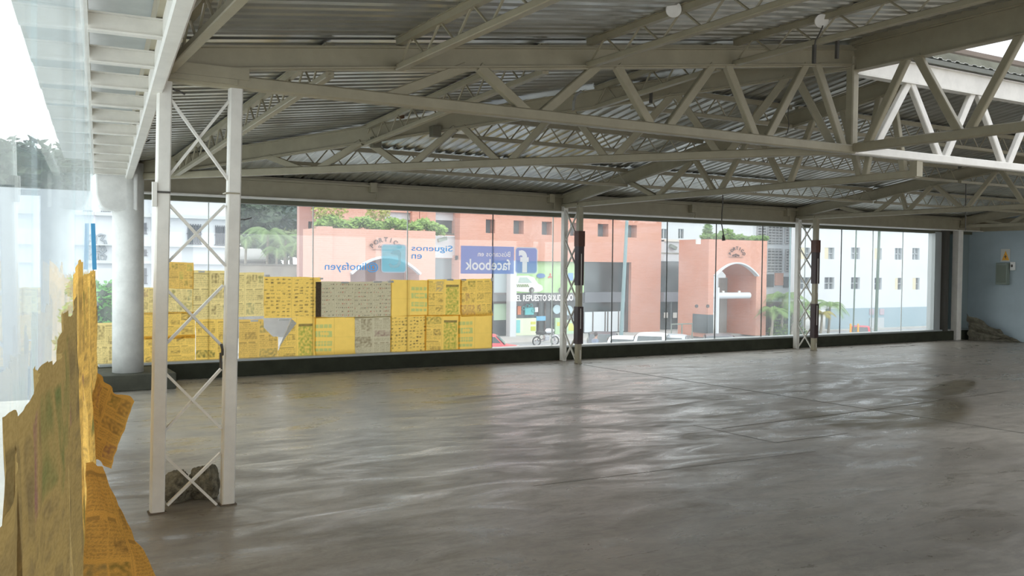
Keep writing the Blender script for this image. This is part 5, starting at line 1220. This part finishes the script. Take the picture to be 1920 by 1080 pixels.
# street poles
def pole(label, x0, y0, x1, y1, Y, r0, m): a = atY(x0, y0, Y); c = atY(x1, y1, Y); d_ = a-c; bot = c+d_*((GZ-c.z)/d_.z); top = a+d_*.4; b = MB(); b.tube([bot, bot.lerp(top, .5), top], [r0, r0*.85, r0*.7], 12); return tag(b.build('street_pole', m), label, 'pole', 'street poles')
pm = mat('teal_grey_pole', (.20, .30, .31), .5); pg = mat('dark_green_pole', (.10, .15, .12), .5)
pole('teal grey pole leaning slightly in front of the brick facade', 1175.5, 415, 1164, 640, 46, .13, pm)
pole('thin dark pole in front of the white apartments, right of the palms', 1605.5, 435, 1600, 618, 45, .06, pg)
pole('thick grey-green pole in front of the white apartments', 1648.5, 436, 1642, 620, 45, .125, pg)
pole('thin pale pole in front of the louvre screens', 1482, 430, 1480, 560, 46, .06, pm)

# ------------------------------------------------------------------ vehicles and a passer-by
tyre = mat('tyre_rubber', (.03, .03, .03), .8); chrome = mat('chrome', (.6, .62, .65), .2, metal=.9)
def car(label, c, L_, W_, H_, paint, rot=0, group='cars in the street', kind=0):
    t = thing('car', label, 'car', tuple(c), group); prof = [(-.5, .22), (-.5, .50), (-.47, .58), (-.30, .64), (-.17, .97), (-.05, 1), (.20, 1), (.34, .92), (.44, .64), (.49, .58), (.5, .45), (.5, .22)]
    secs = []; NS = 9
    b = MB(); vs = []
    for k in range(NS):
        s_ = -1+2*k/(NS-1); ins = 1-.10*abs(s_)**3
        for u, z in prof: zz = z; shr = 1-.16*max(0, (zz-.6)/.4); vs.append((u*L_*(1-.03*abs(s_)**4), s_*W_/2*shr, zz*H_*(1-.03*abs(s_)**4)))
    n_ = len(prof); fs = [(k*n_+i, k*n_+(i+1) % n_, (k+1)*n_+(i+1) % n_, (k+1)*n_+i) for k in range(NS-1) for i in range(n_)]+[tuple(range(n_)), tuple((NS-1)*n_+i for i in range(n_))]
    b.add(vs, fs); body = b.build('body', paint, t, bevel=.03)
    b = MB()
    for sg in (-1, 1):
        y = sg*W_*.455; b.prism([(u*L_, y, z*H_) for u, z in ((-.27, .66), (-.165, .92), (.0, .94), (.0, .66))], (0, sg*.03, 0)); b.prism([(u*L_, y, z*H_) for u, z in ((.03, .66), (.03, .94), (.2, .94), (.32, .88), (.40, .66))], (0, sg*.03, 0))
    b.prism([(-.30*L_-.015, s_*W_*.38, .66*H_) for s_ in (-1, 1)]+[(-.18*L_-.015, s_*W_*.34, .94*H_) for s_ in (1, -1)], (-.02, 0, .01)); b.prism([(.445*L_, s_*W_*.38, .66*H_) for s_ in (-1, 1)]+[(.35*L_, s_*W_*.34, .92*H_) for s_ in (1, -1)], (.02, 0, .01))
    b.build('window_glass', dglass, t)
    for u in (-.32, .31):
        for sg in (-1, 1):
            b = MB(); b.disc((u*L_, sg*W_*.44, .31), (0, 1, 0), .31, .2, 20); w_ = b.build('wheel', tyre, t); b = MB(); b.disc((u*L_, sg*W_*.47, .31), (0, 1, 0), .18, .18, 14); b.build('hubcap', chrome, w_)
    b = MB()
    for sg in (-1, 1): b.box(-.5*L_-.01, -.47*L_, sg*W_*.36-.12, sg*W_*.36+.12, .48*H_, .56*H_)
    b.build('headlamp', whitem, t)
    for ch in t.children: ch.matrix_parent_inverse = Matrix()
    for ch in t.children:
        for g_ in ch.children: g_.matrix_parent_inverse = Matrix()
    t.rotation_euler = (0, 0, rot); return t
red = mat('red_car_paint', (.62, .06, .08), .3); wcar = mat('white_car_paint', (.72, .74, .76), .3); dcar = mat('dark_car_paint', (.08, .09, .11), .3); scar = mat('silver_car_paint', (.38, .42, .46), .3)
def park(label, px, py, h, L_, paint, rot):
    c = atZ(px, py, GZ+h); car(label, Vector((c.x, c.y+L_*.2, GZ)), L_, 1.72, h, paint, rot)
c = atZ(921, 628, GZ+1.5); car('red hatchback passing beside the yellow newspapers', Vector((c.x+.1, c.y+1, GZ)), 3.7, 1.65, 1.5, red, math.radians(150))
park('dark car parked in front of the white shop panel', 1147, 625, 1.42, 4.1, dcar, math.radians(56))
park('white car below the leaning pole', 1186, 631, 1.40, 3.6, wcar, math.radians(228))
park('white van roof in front of the brick pillar', 1242, 627, 1.75, 4.2, wcar, math.radians(45))
park('silver car in front of the glass doors', 1281, 628, 1.45, 4.2, scar, math.radians(225))
park('dark car in front of the portico arch', 1368, 629, 1.42, 4.0, dcar, math.radians(50))
c = atY(1613, 612, 48.0); car('small red car before the pale blue ground floor', Vector((c.x, 48.0, c.z-1.25)), 3.2, 1.6, 1.3, red, math.radians(38))
for x_, lb_ in ((1595, 'left'), (1609, 'right')):
    c = atY(x_, 607, 46.5); b = MB(); b.tube([(c.x, 46.5, GZ), (c.x, 46.5, c.z)], .07, 8); tag(b.build('bollard', yellowm), 'yellow bollard before the white apartments, the %s one' % lb_, 'bollard', 'yellow bollards')
# motorcycle
mc0 = Vector((30.9, 48.6, GZ)); mt = thing('motorcycle', 'white and chrome motorcycle parked in front of the car parts shop', 'motorcycle', tuple(mc0))
for u in (-.68, .68):
    b = MB(); c = mc0+Vector((u, 0, .32)); b.tube([c+Vector((.28*math.cos(a*math.pi/12), 0, .28*math.sin(a*math.pi/12))) for a in range(25)], .05, 6); w_ = b.build('wheel', tyre, mt)
    b = MB()
    for a in range(6): b.tube([c, c+Vector((.26*math.cos(a*math.pi/3), 0, .26*math.sin(a*math.pi/3)))], .012, 4)
    b.disc(c, (0, 1, 0), .06, .1, 10); b.build('spokes', chrome, w_)
b = MB(); f_ = lambda x, z, y=0: mc0+Vector((x, y, z)); b.tube([f_(-.68, .32), f_(-.2, .45), f_(.2, .38), f_(.25, .8), f_(-.35, .82), f_(-.68, .32)], .035, 6); b.build('frame', dbrown, mt)
b = MB(); b.tube([f_(.68, .32, .06), f_(.45, 1.0, .06)], .03, 6); b.tube([f_(.68, .32, -.06), f_(.45, 1.0, -.06)], .03, 6); b.build('fork', chrome, mt)
b = MB(); b.tube([f_(.40, 1.05, -.35), f_(.47, 1.0, 0), f_(.40, 1.05, .35)], .022, 6); b.build('handlebar', chrome, mt)
b = MB(); b.tube([f_(-.05, .85), f_(.1, .95), f_(.28, .95), f_(.38, .86)], [.07, .16, .17, .08], 10); b.build('fuel_tank', wcar, mt, smooth=True)
b = MB(); b.tube([f_(-.75, .88), f_(-.5, .86), f_(-.2, .82), f_(0, .86)], [.05, .12, .13, .08], 10); b.build('seat', tyre, mt, smooth=True)
b = MB(); b.box(mc0.x-.14, mc0.x+.2, mc0.y-.14, mc0.y+.14, mc0.z+.35, mc0.z+.68); b.build('engine', chrome, mt, bevel=.03)
b = MB(); b.tube([f_(.15, .35, .12), f_(-.3, .28, .15), f_(-.85, .36, .16)], [.03, .04, .05], 8); b.build('exhaust', chrome, mt)
b = MB(); b.tube([f_(.48, .98), f_(.58, .96)], [.10, .08], 10); b.build('headlamp', whitem, mt); b = MB(); b.tube([f_(.4, .55), f_(.5, .62), f_(.68, .66), f_(.86, .6), f_(.98, .46)], .06, 6); b.build('mudguard', wcar, mt)
# passer-by
def skin(name, joints, edges_, m, parent=None, sub=2):
    me = bpy.data.meshes.new(name); me.from_pydata([j[0] for j in joints], edges_, []); o = bpy.data.objects.new(name, me); COL.objects.link(o); me.materials.append(m)
    sk = o.modifiers.new('skin', 'SKIN'); sk.use_smooth_shade = True
    for v, j in zip(me.skin_vertices[0].data, joints): v.radius = j[1] if isinstance(j[1], tuple) else (j[1], j[1])
    me.skin_vertices[0].data[0].use_root = True; o.modifiers.new('s', 'SUBSURF').levels = sub; o.modifiers['s'].render_levels = sub
    if parent: o.parent = parent; o.matrix_parent_inverse = parent.matrix_basis.inverted()
    return o
pc = Vector((26.6, 37.3, GZ)); pp = thing('person', 'person in a grey-blue jacket walking past the shop, leaning forward', 'person', tuple(pc))
J = lambda x, y, z: tuple(pc+Vector((x, y, z)))
skt = mat('skin_tone', (.42, .24, .17), .6); jk = mat('grey_blue_jacket', (.17, .21, .29), .8); tr_m = mat('dark_trousers', (.07, .08, .11), .8); hair = mat('dark_hair', (.05, .035, .03), .8)
joints = [(J(0, 0, .92), (.15, .11)), (J(.03, 0, 1.15), (.14, .10)), (J(.07, 0, 1.36), (.17, .10)), (J(.09, 0, 1.46), .06), (J(.11, 0, 1.55), .055), (J(.12, 0, 1.62), .088), (J(.12, 0, 1.70), .075),
          (J(.06, -.19, 1.38), .055), (J(-.08, -.23, 1.12), .042), (J(.05, -.21, .90), .032), (J(.08, -.20, .82), .03), (J(.06, .19, 1.38), .055), (J(.16, .23, 1.12), .042), (J(.30, .20, .95), .032), (J(.33, .19, .88), .03),
          (J(0, -.09, .84), .085), (J(.18, -.09, .48), .06), (J(.14, -.09, .08), .042), (J(.28, -.09, .04), .035), (J(0, .09, .84), .085), (J(-.06, .09, .48), .06), (J(-.26, .09, .12), .042), (J(-.15, .09, .04), .035)]
ed = [(0, 1), (1, 2), (2, 3), (3, 4), (4, 5), (5, 6), (2, 7), (7, 8), (8, 9), (9, 10), (2, 11), (11, 12), (12, 13), (13, 14), (0, 15), (15, 16), (16, 17), (17, 18), (0, 19), (19, 20), (20, 21), (21, 22)]
skin('body', joints, ed, skt, pp)
jj = [(J(0, 0, .90), (.175, .135)), (J(.03, 0, 1.15), (.165, .12)), (J(.07, 0, 1.36), (.185, .12)), (J(.09, 0, 1.45), .075), (J(.06, -.20, 1.38), .072), (J(-.08, -.24, 1.12), .058), (J(.04, -.22, .93), .048), (J(.06, .20, 1.38), .072), (J(.16, .24, 1.12), .058), (J(.28, .21, .98), .048)]
skin('jacket', jj, [(0, 1), (1, 2), (2, 3), (2, 4), (4, 5), (5, 6), (2, 7), (7, 8), (8, 9)], jk, pp)
tj = [(J(0, 0, .90), (.16, .12)), (J(0, -.09, .82), .10), (J(.18, -.09, .48), .075), (J(.14, -.09, .12), .058), (J(0, .09, .82), .10), (J(-.06, .09, .48), .075), (J(-.25, .09, .15), .058)]
skin('trousers', tj, [(0, 1), (1, 2), (2, 3), (0, 4), (4, 5), (5, 6)], tr_m, pp)
b = MB(); hcv = pc+Vector((.10, 0, 1.69)); b.tube([hcv+Vector((0, 0, -.10)), hcv+Vector((-.02, 0, -.04)), hcv+Vector((-.01, 0, .04)), hcv+Vector((0, 0, .10))], [.06, .105, .10, .04], 12); b.build('hair', hair, pp, smooth=True)

# wooded hillside far behind, seen through the lantern gap
b = MB(); NXh, NYh = 60, 14; vs = []
for j in range(NYh+1):
    for i in range(NXh+1):
        x = 100+190*i/NXh; y = 92+34*j/NYh; h = 65*math.sin(math.pi*.5*j/NYh)*(1+.05*mnoise.noise(Vector((i*.16, 0, 3))))+1.6*mnoise.noise(Vector((i*2.4, j*.8, 1)))
        vs.append((x, y, GZ-4+max(0, h)))
b.add(vs, [(j*(NXh+1)+i, j*(NXh+1)+i+1, (j+1)*(NXh+1)+i+1, (j+1)*(NXh+1)+i) for j in range(NYh) for i in range(NXh)]); o = b.build('hill', hillm); struct(o)
